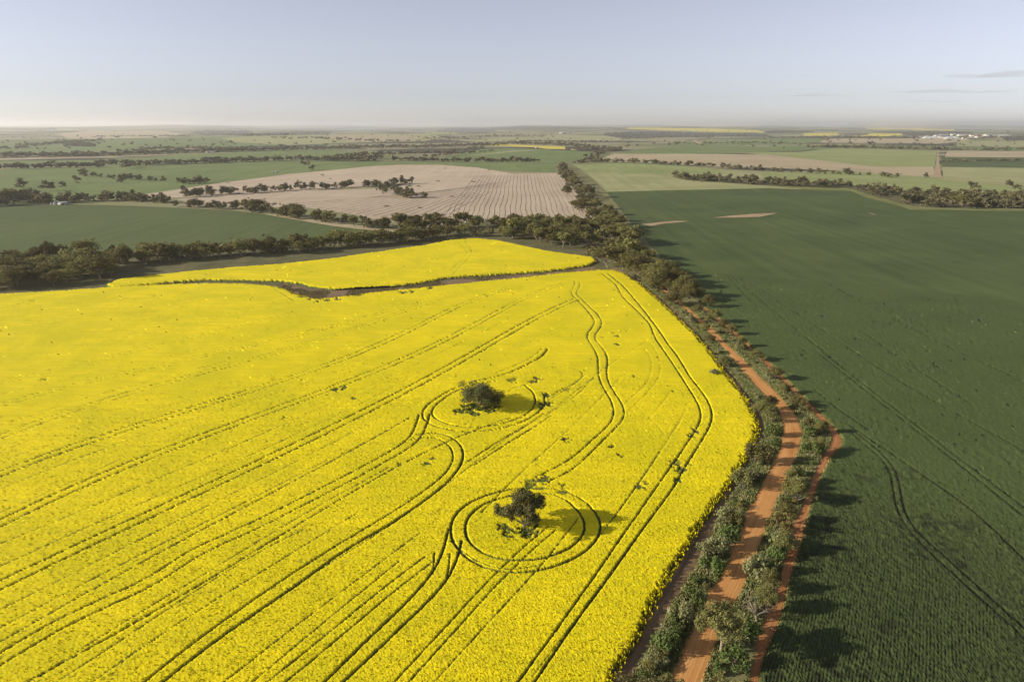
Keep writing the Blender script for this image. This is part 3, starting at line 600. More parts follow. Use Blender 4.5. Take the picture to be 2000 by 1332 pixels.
def build_wheat():
    x, y, sp, F, cs = polar_grid(72, 430, R(8), R(52), 0.0016, 1.1)
    poly = unproject(WHEAT, 0.0)[:, :2]
    ins = inside(poly, x, y)
    edge = unproject(TRACK_R, 0.0)[:, :2]; edge = smooth_line(edge, 4)
    d = line_dist([edge], x, y, 60.0); d = np.minimum(d, 60)
    e = np.where(ins, d, -1) + (vnoise(x * 1.3, y * 1.3, 31) - .5) * 0.5
    full = sstep(-0.1, 0.5, e) * (1 - sstep(380, 425, np.hypot(x, y)))
    a = unproject([(1866, 900), (2000, 1007)])[:, :2]; dirv = a[1] - a[0]; dirv /= np.linalg.norm(dirv)
    run = -x * dirv[1] + y * dirv[0]
    bend = (vnoise(x * .045, y * .045, 33) - .5) * 1.5
    ph1 = (d + bend) / 0.54; ph2 = (run + bend) / 0.54
    wgt = sstep(24, 34, d + (vnoise(x * .06, y * .06, 34) - .5) * 26)
    tri = lambda p: 1 - np.abs((p - np.floor(p)) * 2 - 1)
    row = tri(ph1) * (1 - wgt) + tri(ph2) * wgt
    amp = 1 - sstep(0.30, 0.62, np.maximum(cs, sp * 0.6))
    wht = rng.random(x.shape); clump = vnoise(x * 1.4, y * 1.4, 35); med = vnoise(x * .2, y * .2, 36)
    carve = np.zeros_like(x)
    for ln, w, s in WT:
        q = line_dist([ln], x, y, 3.0); ww = np.maximum(w, .42 * np.minimum(cs * 1.6, sp))
        carve = np.maximum(carve, (1 - sstep(ww * .3, ww, q)) * s * (.6 + .6 * vnoise(x * .5, y * .5, 37)) * np.clip(w / ww * 1.4, .3, 1))
    patch = sstep(.55, .8, vnoise(x * .09, y * .09, 38)) * sstep(.35, .75, vnoise(x * .8, y * .8, 39))
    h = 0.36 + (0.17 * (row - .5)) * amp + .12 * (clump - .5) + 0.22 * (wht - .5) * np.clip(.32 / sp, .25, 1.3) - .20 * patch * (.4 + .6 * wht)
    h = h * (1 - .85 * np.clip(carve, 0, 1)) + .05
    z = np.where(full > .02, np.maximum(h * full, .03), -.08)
    leaf = np.clip((h - .10) / .50 + .55 * (1 - amp), 0, 1) * (1 - .6 * np.clip(carve, 0, 1))  # near rows coloured darker than far ones, carrying row shade and corner darkening
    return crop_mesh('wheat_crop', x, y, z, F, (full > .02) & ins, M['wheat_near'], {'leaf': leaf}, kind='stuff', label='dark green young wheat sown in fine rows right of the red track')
build_wheat()

# ------------------------------------------------------------------ gravel road, red side track and the firebreak beside the canola
def ribbon(name, L, Rr, z, mat, crown=0.0, cols=9, label=None, widen=0.0):
    a = smooth_line(unproject(L)[:, :2], 5); b = smooth_line(unproject(Rr)[:, :2], 5)
    n = max(len(a), len(b)) * 2
    def res(p):
        s_ = np.concatenate([[0], np.cumsum(np.linalg.norm(np.diff(p, axis=0), axis=1))]); u = np.linspace(0, 1, n) * s_[-1]
        return np.column_stack([np.interp(u, s_, p[:, 0]), np.interp(u, s_, p[:, 1])])
    a, b = res(a), res(b)
    a, b = a - (b - a) * widen, b + (b - a) * widen
    wob = (vnoise(np.arange(n) * .35, np.zeros(n), 51) - .5)[:, None] * .8; wob2 = (vnoise(np.arange(n) * .35, np.ones(n) * 9, 52) - .5)[:, None] * .8
    dirn = (b - a) / (np.linalg.norm(b - a, axis=1)[:, None] + 1e-9)
    a = a + dirn * wob; b = b + dirn * wob2
    t = np.linspace(0, 1, cols)
    pts = a[:, None, :] * (1 - t)[None, :, None] + b[:, None, :] * t[None, :, None]
    prof = crown * (1 - (2 * t - 1) ** 2)
    zz = ground_z(pts[..., 0], pts[..., 1]) + z + prof[None, :]
    mid = (a + b) / 2; s_ = np.concatenate([[0], np.cumsum(np.linalg.norm(np.diff(mid, axis=0), axis=1))])
    idx = np.arange(n * cols).reshape(n, cols)
    F = np.stack([idx[:-1, :-1], idx[:-1, 1:], idx[1:, 1:], idx[1:, :-1]], -1).reshape(-1, 4)
    o = mesh_obj(name, np.dstack([pts, zz]).reshape(-1, 3), F, mat, True, kind='structure', label=label)
    add_attr(o.data, 'along', np.repeat(s_, cols)); add_attr(o.data, 'across', np.tile(t, n))
    return o, a, b

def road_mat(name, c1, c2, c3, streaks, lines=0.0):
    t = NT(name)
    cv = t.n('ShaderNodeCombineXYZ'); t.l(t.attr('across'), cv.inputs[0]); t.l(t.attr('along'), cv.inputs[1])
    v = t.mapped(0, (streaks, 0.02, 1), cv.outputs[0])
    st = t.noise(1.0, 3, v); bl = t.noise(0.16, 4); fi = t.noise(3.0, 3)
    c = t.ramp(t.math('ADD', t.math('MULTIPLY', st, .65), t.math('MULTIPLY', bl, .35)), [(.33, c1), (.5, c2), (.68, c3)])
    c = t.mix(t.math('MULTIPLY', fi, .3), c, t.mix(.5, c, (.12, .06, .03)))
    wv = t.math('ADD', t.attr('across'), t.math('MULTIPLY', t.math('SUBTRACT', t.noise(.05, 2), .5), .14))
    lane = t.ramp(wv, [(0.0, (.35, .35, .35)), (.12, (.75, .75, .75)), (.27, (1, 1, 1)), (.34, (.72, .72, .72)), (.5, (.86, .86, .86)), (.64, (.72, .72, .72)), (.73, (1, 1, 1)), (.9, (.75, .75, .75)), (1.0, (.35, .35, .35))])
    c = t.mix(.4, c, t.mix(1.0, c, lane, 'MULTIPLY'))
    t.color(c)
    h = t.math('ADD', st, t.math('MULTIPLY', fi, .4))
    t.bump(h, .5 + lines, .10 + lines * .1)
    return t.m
M['road'] = road_mat('road_gravel', (.46, .205, .066), (.59, .290, .098), (.68, .375, .148), 16)
M['track'] = road_mat('track_dirt', (.30, .120, .046), (.44, .195, .076), (.53, .265, .115), 12, .5)
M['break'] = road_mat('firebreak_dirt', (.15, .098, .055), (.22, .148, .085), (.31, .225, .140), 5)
road_o, road_a, road_b = ribbon('gravel_road', ROAD_L, ROAD_R, .012, M['road'], .10, widen=.07, label='orange gravel road winding between the canola and the wheat')
track_o, track_a, track_b = ribbon('dirt_track', TRACK_L, TRACK_R, .010, M['track'], .03, label='narrow red dirt track along the edge of the wheat')
edge_l = [(x, y) for x, y in CANOLA_MAIN[::-1]][2:28]
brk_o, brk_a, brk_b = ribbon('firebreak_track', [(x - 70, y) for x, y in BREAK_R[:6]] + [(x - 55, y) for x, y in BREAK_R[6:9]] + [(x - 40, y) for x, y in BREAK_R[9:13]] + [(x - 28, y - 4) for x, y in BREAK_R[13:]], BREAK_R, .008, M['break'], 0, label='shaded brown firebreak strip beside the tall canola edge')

# ------------------------------------------------------------------ plants: leaf clouds, gum trees, shrubs
def leaf_quads(c, n, size, rs, up=0.35):
    """n leaf sprays round ellipsoid centres c [(x,y,z,rx,rz)]"""
    c = np.asarray(c, float); w = c[:, 3] ** 2; pick = rs.choice(len(c), n, p=w / w.sum())
    d = rs.normal(size=(n, 3)); d /= np.linalg.norm(d, axis=1)[:, None]
    rad = rs.random(n) ** 0.36
    pos = c[pick, :3] + d * rad[:, None] * np.column_stack([c[pick, 3], c[pick, 3], c[pick, 4]])
    nor = d * .8 + rs.normal(size=(n, 3)) * .6 + np.array([0, 0, up]); nor /= np.linalg.norm(nor, axis=1)[:, None]
    t = np.cross(nor, rs.normal(size=(n, 3))); t /= np.linalg.norm(t, axis=1)[:, None] + 1e-9
    b = np.cross(nor, t)
    s = size * (.6 + .8 * rs.random(n))[:, None]; asp = (.55 + .3 * rs.random(n))[:, None]
    v = np.stack([pos - t * s * .5, pos + b * s * asp * .5 - nor * s * .12, pos + t * s * .5, pos - b * s * asp * .5 - nor * s * .12], 1).reshape(-1, 3)
    return v, np.arange(4 * n).reshape(n, 4)

def tube(path, r0, r1, sides=6):
    path = np.asarray(path, float); n = len(path)
    rr = np.linspace(r0, r1, n); tan = np.gradient(path, axis=0); tan /= np.linalg.norm(tan, axis=1)[:, None] + 1e-9
    ref = np.array([.3, .9, .1]); u = np.cross(tan, ref); u /= np.linalg.norm(u, axis=1)[:, None] + 1e-9; w = np.cross(tan, u)
    a = np.arange(sides) / sides * 2 * math.pi
    v = (path[:, None, :] + rr[:, None, None] * (np.cos(a)[None, :, None] * u[:, None, :] + np.sin(a)[None, :, None] * w[:, None, :])).reshape(-1, 3)
    i = np.arange(n - 1)[:, None] * sides; j = np.arange(sides)[None, :]; k = (j + 1) % sides
    F = np.stack([i + j, i + k, i + sides + k, i + sides + j], -1).reshape(-1, 4)
    return v, F

def join(parts):
    V = []; F = []; k = 0
    for v, f in parts: V.append(v); F.append(f + k); k += len(v)
    return np.vstack(V), np.vstack(F)

def leaf_mat(name, dark, mid, light, vary=.35, trans=.25):
    t = NT(name)
    oi = t.n('ShaderNodeObjectInfo')
    tc = t.n('ShaderNodeTexCoord').outputs['Object']
    n1 = t.noise(.7, 3, tc); n2 = t.noise(4.0, 2, tc)
    c = t.ramp(t.math('ADD', t.math('MULTIPLY', n1, .6), t.math('MULTIPLY', n2, .4)), [(.34, dark), (.5, mid), (.66, light)])
    hsv = t.n('ShaderNodeHueSaturation'); t.l(c, hsv.inputs['Color'])
    t.l(t.math('ADD', 1 - vary / 2, t.math('MULTIPLY', oi.outputs['Random'], vary)), hsv.inputs['Value'])
    t.l(t.math('ADD', .485, t.math('MULTIPLY', oi.outputs['Random'], .03)), hsv.inputs['Hue'])
    t.color(hsv.outputs[0])
    tr = t.n('ShaderNodeBsdfTranslucent'); t.l(hsv.outputs[0], tr.inputs['Color'])
    mx = t.n('ShaderNodeMixShader'); mx.inputs[0].default_value = trans
    t.l(t.b.outputs[0], mx.inputs[1]); t.l(tr.outputs[0], mx.inputs[2]); t.l(mx.outputs[0], t.out.inputs['Surface'])
    return t.m
M['gum'] = leaf_mat('gum_leaves', (.072, .074, .026), (.165, .154, .056), (.285, .245, .095), .6)
M['shrub_grey'] = leaf_mat('shrub_leaves_grey', (.12, .13, .056), (.235, .24, .108), (.36, .35, .175))
M['shrub_green'] = leaf_mat('shrub_leaves_green', (.060, .088, .024), (.115, .150, .044), (.19, .22, .075))
M['shrub_gold'] = leaf_mat('shrub_leaves_gold', (.11, .10, .035), (.19, .165, .055), (.29, .235, .075))
def bark_mat():
    t = NT('bark'); n = t.noise(3.0, 4, t.n('ShaderNodeTexCoord').outputs['Object'])
    t.color(t.ramp(n, [(.35, (.13, .10, .075)), (.6, (.34, .28, .22)), (.75, (.45, .39, .32))])); t.bump(n, .4, .05); return t.m
M['bark'] = bark_mat()

M['gum_dark'] = leaf_mat('gum_leaves_dark', (.050, .054, .020), (.112, .110, .042), (.20, .180, .070), .2, .15)
def gum_variant(seed, H=10.0, spread=4.2, nleaf=1500, leaf=.5, nclump=13, fork=.28, flat=.62, sparse=False, lm='gum'):
    rs = np.random.default_rng(seed)
    parts = []; clumps = []
    lean = rs.normal(size=2) * .5
    fk = np.array([lean[0], lean[1], H * fork])
    path = [np.array([0, 0, -.3]), fk * .5 + np.array([*rs.normal(size=2) * .12, 0]), fk]
    parts.append(tube(path, .042 * H * .75, .026 * H * .8, 7))
    for k in range(nclump):
        ang = k * 2.399 + rs.random() * .8; rr = spread * math.sqrt((k + .5) / nclump) * (.75 + .3 * rs.random())
        dome = 1 - .55 * (rr / spread) ** 2
        top = H * (fork + .10) + (H * (1 - fork - .22)) * dome * (.35 + .65 * rs.random())
        cr = spread * (.34 + .16 * rs.random()) * (.72 if sparse else 1); cz = cr * flat * (.8 + .4 * rs.random())
        cx = lean[0] + rr * math.cos(ang) * (1 + .15 * rs.normal()); cy = lean[1] + rr * math.sin(ang) * (1 + .15 * rs.normal())
        clumps.append((cx, cy, top, cr, cz))
        for q in range(2):
            clumps.append((cx + rs.normal() * cr * .7, cy + rs.normal() * cr * .7, top + rs.normal() * cz * .6 - .2 * cz, cr * .55, cz * .55))
        if k % 2 == 0 or rr > spread * .6:
            end = np.array([cx, cy, top - cz * .3]); m1 = fk + (end - fk) * .45 + np.array([*rs.normal(size=2) * .25, -.25 * abs(rs.normal())])
            parts.append(tube([fk - np.array([0, 0, .15]), m1, end], .014 * H * .9, .004 * H, 5))
    lv, lf = leaf_quads(clumps, nleaf, leaf, rs)
    low = lv[:, 2] < H * .12
    lv[low, 2] = H * .12
    tv, tf = join(parts)
    s = H / max(lv[:, 2].max(), 1e-3)
    return (mesh_np('trunk', tv * s, tf, M['bark'], True), mesh_np('crown', lv * s, lf, M[lm]), np.abs(lv[:, :2]).max() * s)

GUM_HI = [gum_variant(100 + i, 10, 4.0 + .5 * (i % 3), 7000, .36, 20, .16 + .05 * (i % 2), .70 + .1 * (i % 2)) for i in range(5)]
GUM_MID = [gum_variant(200 + i, 10, [4.0, 3.2, 4.8, 3.7, 5.2, 3.4][i], 2200, .62, 17, [.16, .2, .12, .2, .14, .1][i], [.7, .8, .6, .75, .65, .85][i]) for i in range(6)]

def plant(name, label, cat, group, pos, scale, rz, parts, kind_sc=(1, 1, 1)):
    e = bpy.data.objects.new(name, None); e.empty_display_size = .5
    e.location = pos; e.rotation_euler = (0, 0, rz); e.scale = (scale * kind_sc[0], scale * kind_sc[1], scale * kind_sc[2])
    link(e, label=label, cat=cat, group=group)
    for nm, me in parts:
        o = bpy.data.objects.new(nm, me); link(o, parent=e)
    return e

# --- where the trees stand: (group phrase, label tail, photo points, count, sideways spread m, heights)
TREES = []     # x, y, z, h, group, tail, width factor
def belt(group, tail, pts, n, spread, h0, h1, wide=1.0):
    g = smooth_line(unproject(pts)[:, :2], 6)
    s_ = np.concatenate([[0], np.cumsum(np.linalg.norm(np.diff(np.array(smooth_line(np.array(pts, float), 6)), axis=0), axis=1))])
    u = (np.arange(n) + rng.random(n) * .9) / n * s_[-1]
    x = np.interp(u, s_, g[:, 0]) + rng.normal(size=n) * spread; y = np.interp(u, s_, g[:, 1]) + rng.normal(size=n) * spread
    h = (h0 + (h1 - h0) * rng.random(n) ** 1.2) * (.68 + .5 * rng.random(n))
    for a, b, c in zip(x, y, h): TREES.append((a, b, float(ground_z(a, b)), c, group, tail, wide))
def grove(group, tail, poly, n, h0, h1, wide=1.0, world=False):
    p = np.array(poly, float); out = []
    if world: p = unproject(p)[:, :2]
    tries = 0
    lo, hi = p.min(0), p.max(0)
    while len(out) < n and tries < 60:
        q = lo + (hi - lo) * rng.random((n * 6, 2)); q = q[inside(p, q[:, 0], q[:, 1])]
        out.extend(map(tuple, q)); tries += 1
    out = np.array(out[:n * 4])
    w = out if world else unproject(out)[:, :2]
    # keep them apart
    kept = []
    for a in w:
        if all((a[0] - b[0]) ** 2 + (a[1] - b[1]) ** 2 > (4.2 if np.hypot(*a) < 1500 else .5) ** 2 for b in kept[-400:]): kept.append(a)
        if len(kept) == n: break
    for a in kept:
        TREES.append((a[0], a[1], float(ground_z(a[0], a[1])), (h0 + (h1 - h0) * rng.random() ** 1.2) * (.7 + .48 * rng.random()), group, tail, wide))
def single(px, py, h, group, tail, wide=1.0):
    q = P(px, py); TREES.append((q.x, q.y, q.z, h, group, tail, wide))

RG = 'gum trees lining the gravel road'
belt(RG, 'in the roadside row beside the striped fallow', [(1097, 326), (1108, 345), (1125, 368), (1148, 398)], 41, 6, 10, 15, 1.1)
belt(RG, 'in the roadside row where creek belt meets road', [(1152, 404), (1172, 430), (1196, 462), (1212, 482)], 35, 7, 10, 14, 1.1)
belt(RG, 'in the roadside row past the canola corner', [(1206, 488), (1224, 508), (1248, 530), (1275, 552), (1304, 574)], 27, 4.5, 7, 14, 1.05)
belt(RG, 'on the wheat side of the roadside row', [(1190, 440), (1215, 470), (1240, 500), (1268, 528), (1300, 555), (1340, 590)], 34, 3.2, 6, 12, 1.05)
single(1188, 522, 14, 'gum trees at the canola corner', 'with a broad crown at the tip of the small canola block', 1.25)
single(1205, 515, 12, 'gum trees at the canola corner', 'close behind the broad tree at the canola corner', 1.1)
single(1318, 596, 8.5, 'small trees where the road comes clear', 'overhanging the road just where it comes clear of the row', 1.2)
single(1344, 590, 10, 'small trees where the road comes clear', 'golden in the sun at the near end of the roadside row', 1.0)
single(1330, 578, 9, 'small trees where the road comes clear', 'second from the near end of the roadside row', 1.0)
CG = 'gum trees of the creek wood'
grove(CG, 'in the wood between striped fallow and small canola block', [(985, 444), (1040, 440), (1110, 440), (1165, 446), (1190, 470), (1172, 490), (1120, 488), (1060, 479), (1000, 466)], 70, 9, 14, 1.1, True)
belt('gum trees fringing the small canola block', 'on the grass fringe above the small canola block', [(850, 462), (910, 458), (960, 461), (1010, 468)], 14, 4, 7, 11)
LB = 'gum trees of the left creek belt'
grove(LB, 'in the dense clump at left edge above the canola', [(-60, 528), (60, 520), (150, 520), (235, 520), (215, 545), (120, 560), (30, 566), (-60, 570)], 54, 8, 13, 1.2, True)
belt(LB, 'on the field side of the left creek belt', [(0, 516), (60, 512), (120, 508), (180, 503), (240, 498)], 14, 5, 8, 12)
belt(LB, 'in the middle of the creek belt above canola', [(240, 516), (330, 508), (420, 502), (500, 496), (580, 490)], 48, 5, 8, 12.5, 1.15)
belt(LB, 'in the right half of the creek belt above canola', [(560, 492), (640, 485), (720, 478), (800, 470), (860, 464)], 41, 4.5, 8, 12.5, 1.1)
FB = 'gum trees between the green field and the fallow'
belt(FB, 'in the thin belt below the fallow field', [(360, 402), (440, 408), (500, 414), (560, 422), (630, 432), (690, 438)], 41, 5, 9, 13, 1.1)
belt(FB, 'in the thicker belt end below the striped fallow', [(700, 442), (760, 446), (830, 449), (900, 447), (970, 440)], 35, 6, 9, 13.5, 1.15)
belt(FB, 'in the row behind the left green field', [(100, 397), (180, 393), (260, 392), (340, 398)], 41, 7, 9, 13, 1.1)
grove('gum trees in the clump by the small sheds', 'in the dark clump left of the small sheds', [(-60, 392), (0, 384), (50, 384), (100, 388), (110, 398), (40, 402), (-60, 406)], 48, 9, 14, 1.15, True)
WB = 'gum trees across the fallow'
belt(WB, 'in the tree line crossing the fallow field', [(360, 385), (450, 379), (540, 374), (620, 369), (700, 366), (760, 363), (812, 359)], 54, 6, 9, 13, 1.15)
belt(WB, 'in the arm of trees bending over the fallow', [(745, 369), (770, 376), (795, 383), (818, 388)], 22, 6, 9, 13, 1.15)
RW = 'gum trees of the right-hand wood'
grove(RW, 'in the far half of the wood beyond the wheat', [(1312, 343), (1400, 349), (1500, 355), (1640, 362), (1640, 368), (1500, 363), (1340, 353)], 73, 9, 13, 1.2)
grove(RW, 'in the thick end of the wood above wheat', [(1650, 364), (1750, 375), (1850, 381), (2010, 386), (2010, 408), (1900, 407), (1800, 406), (1760, 396), (1700, 381)], 115, 9, 13, 1.2)
belt('gum trees strung along the stubble', 'in the thin row between stubble and pale pasture', [(1500, 335), (1560, 338), (1640, 341), (1720, 345), (1760, 349)], 22, 6, 8, 12, 1.3)
belt('gum trees strung along the stubble', 'in the far hedge row under the stubble field', [(1120, 321), (1200, 318), (1300, 322), (1400, 328), (1490, 334)], 76, 7, 8, 13, 1.2)
LT = 'lone trees in the upper left green field'
for px, py, h, tail in ((45, 368, 15, 'standing alone near the dark clump, leftmost in the upper green field'), (95, 373, 15, 'with a bushy crown above the dark clump'), (122, 366, 11, 'small and leaning between two bigger ones in the upper green field'), (150, 357, 13, 'rounded, at the start of the short tree line'), (238, 358, 14, 'standing out below the short tree line'), (165, 343, 15, 'narrow, at the upper left end of the short line'), (358, 378, 12, 'at the edge where the fallow begins'), (100, 322, 12, 'far left beyond the upper green field'), (594, 324, 14, 'left of a close pair in the far green strip'), (601, 324, 14, 'right of a close pair in the far green strip'), (610, 333, 12, 'wind-bent, just above the fallow crest'), (248, 330, 15, 'standing before the far left tree belt'), (880, 304, 20, 'standing alone in the far green field'),
                        (1807, 347, 9, 'small and round by the red crossroad'), (1903, 372, 13, 'flat-topped in the pasture above the right wood'), (1970, 366, 11, 'at the far right in the pale pasture'), (1985, 370, 9, 'small, at the far right end of the pale pasture')):
    single(px, py, h, LT if px < 900 else 'lone trees in the right pastures', tail, 1.15)
belt(LT, 'in the short line across the upper green field', [(170, 346), (190, 345), (230, 350), (270, 352), (322, 355)], 15, 4, 8, 12, 1.2)
belt(LT, 'in the short clump reaching the fallow corner', [(340, 358), (370, 360), (410, 357)], 10, 4, 9, 13, 1.2)
# --- far belts: too small to single out
FAR = 'far'
belt(FAR, '', [(-500, 590), (-300, 562), (-90, 545)], 46, 9, 8, 13, 1.2)
belt(FAR, '', [(-400, 425), (-200, 412), (-80, 402)], 40, 8, 9, 14, 1.2)
belt(FAR, '', [(0, 330), (60, 329), (100, 328), (200, 327)], 60, 6, 9, 13, 1.3)
belt(FAR, '', [(190, 322), (250, 321), (330, 320), (440, 319)], 70, 10, 9, 14, 1.2)
belt(FAR, '', [(240, 327), (300, 323), (360, 321)], 16, 12, 9, 14, 1.3)
belt(FAR, '', [(400, 317), (500, 316), (580, 313), (650, 314), (735, 315)], 120, 10, 10, 15, 1.2)
belt(FAR, '', [(640, 312), (700, 309), (740, 311)], 60, 14, 10, 14, 1.2)
belt(FAR, '', [(770, 314), (850, 316), (950, 317), (1052, 317)], 90, 7, 9, 15, 1.1)
belt(FAR, '', [(690, 304), (760, 303), (860, 300), (900, 295), (945, 290)], 80, 12, 10, 14, 1.2)
belt(FAR, '', [(830, 308), (900, 301), (960, 296)], 40, 6, 6, 10, 1.2)
belt(FAR, '', [(-200, 312), (0, 307.5), (200, 304.5), (300, 301), (400, 298), (500, 295), (620, 292), (740, 289)], 420, 22, 11, 17, 1.4)
belt(FAR, '', [(240, 297), (330, 291), (420, 293), (480, 292)], 90, 20, 9, 14, 1.3)
belt(FAR, '', [(740, 289), (850, 288), (950, 285), (1000, 282), (1080, 284), (1170, 291)], 230, 20, 11, 16, 1.3)
belt(FAR, '', [(1000, 279), (1090, 278), (1190, 278)], 80, 16, 10, 14, 1.3)
belt(FAR, '', [(1150, 318), (1162, 308), (1180, 298), (1212, 293)], 60, 10, 10, 15, 1.2)
belt(FAR, '', [(1130, 293), (1170, 294), (1200, 293)], 40, 12, 10, 14, 1.2)
belt(FAR, '', [(1590, 289), (1680, 290), (1750, 292), (1870, 293.5)], 130, 14, 10, 16, 1.3)
belt(FAR, '', [(1838, 317), (1900, 316), (2000, 315), (2100, 315)], 70, 8, 5, 9, 1.4)
belt(FAR, '', [(1870, 294.5), (1940, 295), (2000, 294)], 24, 12, 9, 15, 1.3)
belt(FAR, '', [(1300, 282), (1400, 281), (1500, 281), (1580, 284)], 50, 30, 8, 13, 1.3)
belt(FAR, '', [(1500, 270), (1620, 269), (1760, 270), (1800, 270)], 130, 25, 10, 15, 1.4)
belt(FAR, '', [(1612, 276), (1622, 271), (1632, 269)], 25, 10, 9, 13, 1.2)
belt(FAR, '', [(1220, 273), (1280, 270), (1400, 268), (1500, 268)], 120, 40, 10, 15, 1.4)
belt(FAR, '', [(560, 270), (640, 272), (700, 275), (800, 277)], 70, 40, 9, 14, 1.4)
belt(FAR, '', [(830, 272), (900, 270), (980, 266), (1060, 266)], 90, 60, 9, 14, 1.4)
belt(FAR, '', [(180, 268), (250, 267), (330, 267), (370, 266)], 90, 40, 9, 14, 1.3)
belt(FAR, '', [(15, 293), (40, 288), (75, 284), (120, 280), (185, 276)], 110, 18, 9, 14, 1.4)
for poly, n in (([(130, 286), (187, 287.5), (183, 283), (165, 280), (120, 281)], 120), ([(480, 263), (560, 258), (640, 256), (650, 261), (560, 265), (480, 266.5)], 160), ([(370, 259), (400, 254), (480, 255), (500, 262), (480, 265.5), (400, 265)], 200), ([(560, 253), (640, 249.5), (740, 250), (850, 253), (740, 255), (640, 258)], 180), ([(850, 257), (880, 250), (960, 249), (970, 256), (900, 259)], 140), ([(960, 249), (1060, 248), (1200, 249.5), (1220, 252), (1060, 254), (960, 253)], 160), ([(1180, 260), (1260, 257), (1400, 260.5), (1500, 262), (1500, 268), (1380, 266), (1222, 271), (1180, 265)], 320), ([(1490, 257), (1530, 254.5), (1590, 259), (1500, 261)], 90), ([(1700, 258), (1850, 257), (1900, 259), (1890, 265), (1780, 266), (1765, 261)], 220), ([(1955, 269), (2000, 267), (2200, 268), (2200, 275), (1965, 275)], 120), ([(20, 251), (110, 250.5), (112, 254.5), (30, 254)], 90), ([(1870, 268), (1960, 267), (1970, 271), (1880, 273)], 60),
                ([(0, 256), (1000, 252), (2000, 256), (2000, 292), (1000, 290), (0, 294)], 420)):
    grove(FAR, '', poly, n, 8, 14, 1.3)

TREES.sort(key=lambda t: -t[3] / math.hypot(t[0], t[1]))
named = [t for t in TREES if t[4] != FAR][:300]
rest = [t for t in TREES if t[4] == FAR] + [t for t in TREES if t[4] != FAR][300:]

def size_word(h): return 'tall' if h > 12 else ('middling' if h > 10 else 'low')
def nth(k): return f"{k}{'th' if 10 <= k % 100 <= 20 else {1: 'st', 2: 'nd', 3: 'rd'}.get(k % 10, 'th')}"
PLACE = {}
for t in named: PLACE.setdefault((t[5], size_word(t[3])), []).append(t)
for key, v in PLACE.items():
    v.sort(key=(lambda t: math.hypot(t[0], t[1])) if 'roadside row' in key[0] else (lambda t: t[0] / t[1]))

for k, (x, y, z, h, group, tail, wide) in enumerate(named):
    dist = math.hypot(x, y)
    var = random.choice(GUM_HI if dist < 420 else GUM_MID)
    s = h / 10
    solo = group.startswith(('lone', 'small', 'gum trees at'))
    label = ('olive gum tree ' if solo and 'line' not in tail else size_word(h) + ' olive gum tree ') + tail
    mates = PLACE[(tail, size_word(h))]
    if len(mates) > 1:
        i = [id(q) for q in mates].index(id(named[k])) + 1
        label = f"{nth(i)} {size_word(h)} gum tree from {'near end' if 'roadside row' in tail else 'left'} {tail}"
    plant('gum_tree', label, 'tree', group, (x, y, z), s, random.random() * 6.28, (('trunk', var[0]), ('crown', var[1])), (wide * (.9 + .2 * random.random()), wide * (.9 + .2 * random.random()), 1))

# --- far trees in one mesh
def far_trees(trees):
    rs = np.random.default_rng(5)
    V = []; F = []; k = 0
    base = []
    for s in range(6):
        cl = [(rs.normal() * .22, rs.normal() * .22, .62 + rs.normal() * .1, .26, .2) for _ in range(6)]
        v, f = leaf_quads(cl, 46, .34, rs); base.append((v, f))
    big = []
    for s in range(5):
        cl = [(rs.normal() * .2, rs.normal() * .2, .56 + rs.normal() * .17, .19, .15) for _ in range(13)]
        big.append(leaf_quads(cl, 420, .12, rs))
    for (x, y, z, h, g, t_, wide) in trees:
        v, f = big[rs.integers(5)] if math.hypot(x, y) < 1500 else base[rs.integers(6)]
        a = rs.random() * 6.28; c, s_ = math.cos(a), math.sin(a)
        w = h * wide * (.8 + .4 * rs.random())
        q = np.column_stack([(v[:, 0] * c - v[:, 1] * s_) * w + x, (v[:, 0] * s_ + v[:, 1] * c) * w + y, v[:, 2] * h + z - .1 * h])
        V.append(q); F.append(f + k); k += len(v)
    o = mesh_obj('distant_trees', np.vstack(V), np.vstack(F), M['gum_far'], False, kind='stuff', label='dark far-off tree belts and woods strung across the plain to the horizon')
t_ = NT('gum_leaves_far'); n_ = t_.noise(.09, 3)
t_.color(t_.ramp(n_, [(.35, (.066, .063, .032)), (.5, (.125, .114, .058)), (.65, (.20, .172, .085))])); M['gum_far'] = t_.m
far_trees(rest)

# ------------------------------------------------------------------ the two lone trees in the canola and the trees along the near road
def big_tree(px, h, seed, spread, label, leaf=.26, nleaf=9000, **kw):
    tr, cr, _ = gum_variant(seed, h, spread, nleaf, leaf, **kw)
    return plant('gum_tree', label, 'tree', None, P(*px), 1.0, 0.0, (('trunk', tr), ('crown', cr)))
big_tree(TREE_A, 8.8, 311, 6.0, 'dense dark-crowned lone tree inside the farther ring of wheel tracks', nclump=24, fork=.03, flat=.62, nleaf=14000, leaf=.36, lm='gum_dark')
big_tree(TREE_B, 9.8, 327, 4.6, 'open-crowned lone tree with pale forked trunk inside the nearer ring', nleaf=11000, leaf=.34, nclump=17, fork=.18, flat=.8, sparse=True, lm='gum_dark')
big_tree((1408, 1274), 9.4, 335, 3.1, 'golden-green tree with a bare stem leaning over the near road edge', nleaf=6500, nclump=11, fork=.42, flat=.7)
big_tree((1235, 1420), 9.6, 341, 3.4, 'rounded olive tree cut off by the bottom edge beside the canola', nleaf=7000, nclump=14, fork=.2, flat=.8)
big_tree((1300, 1420), 8.6, 343, 2.6, 'smaller olive tree at the bottom edge left of the road', nleaf=5000, nclump=10, fork=.2, flat=.8)
big_tree((1440, 1440), 8.0, 347, 3.0, 'dark tree just below the bottom edge right of the road', nleaf=5000, nclump=12, fork=.25)
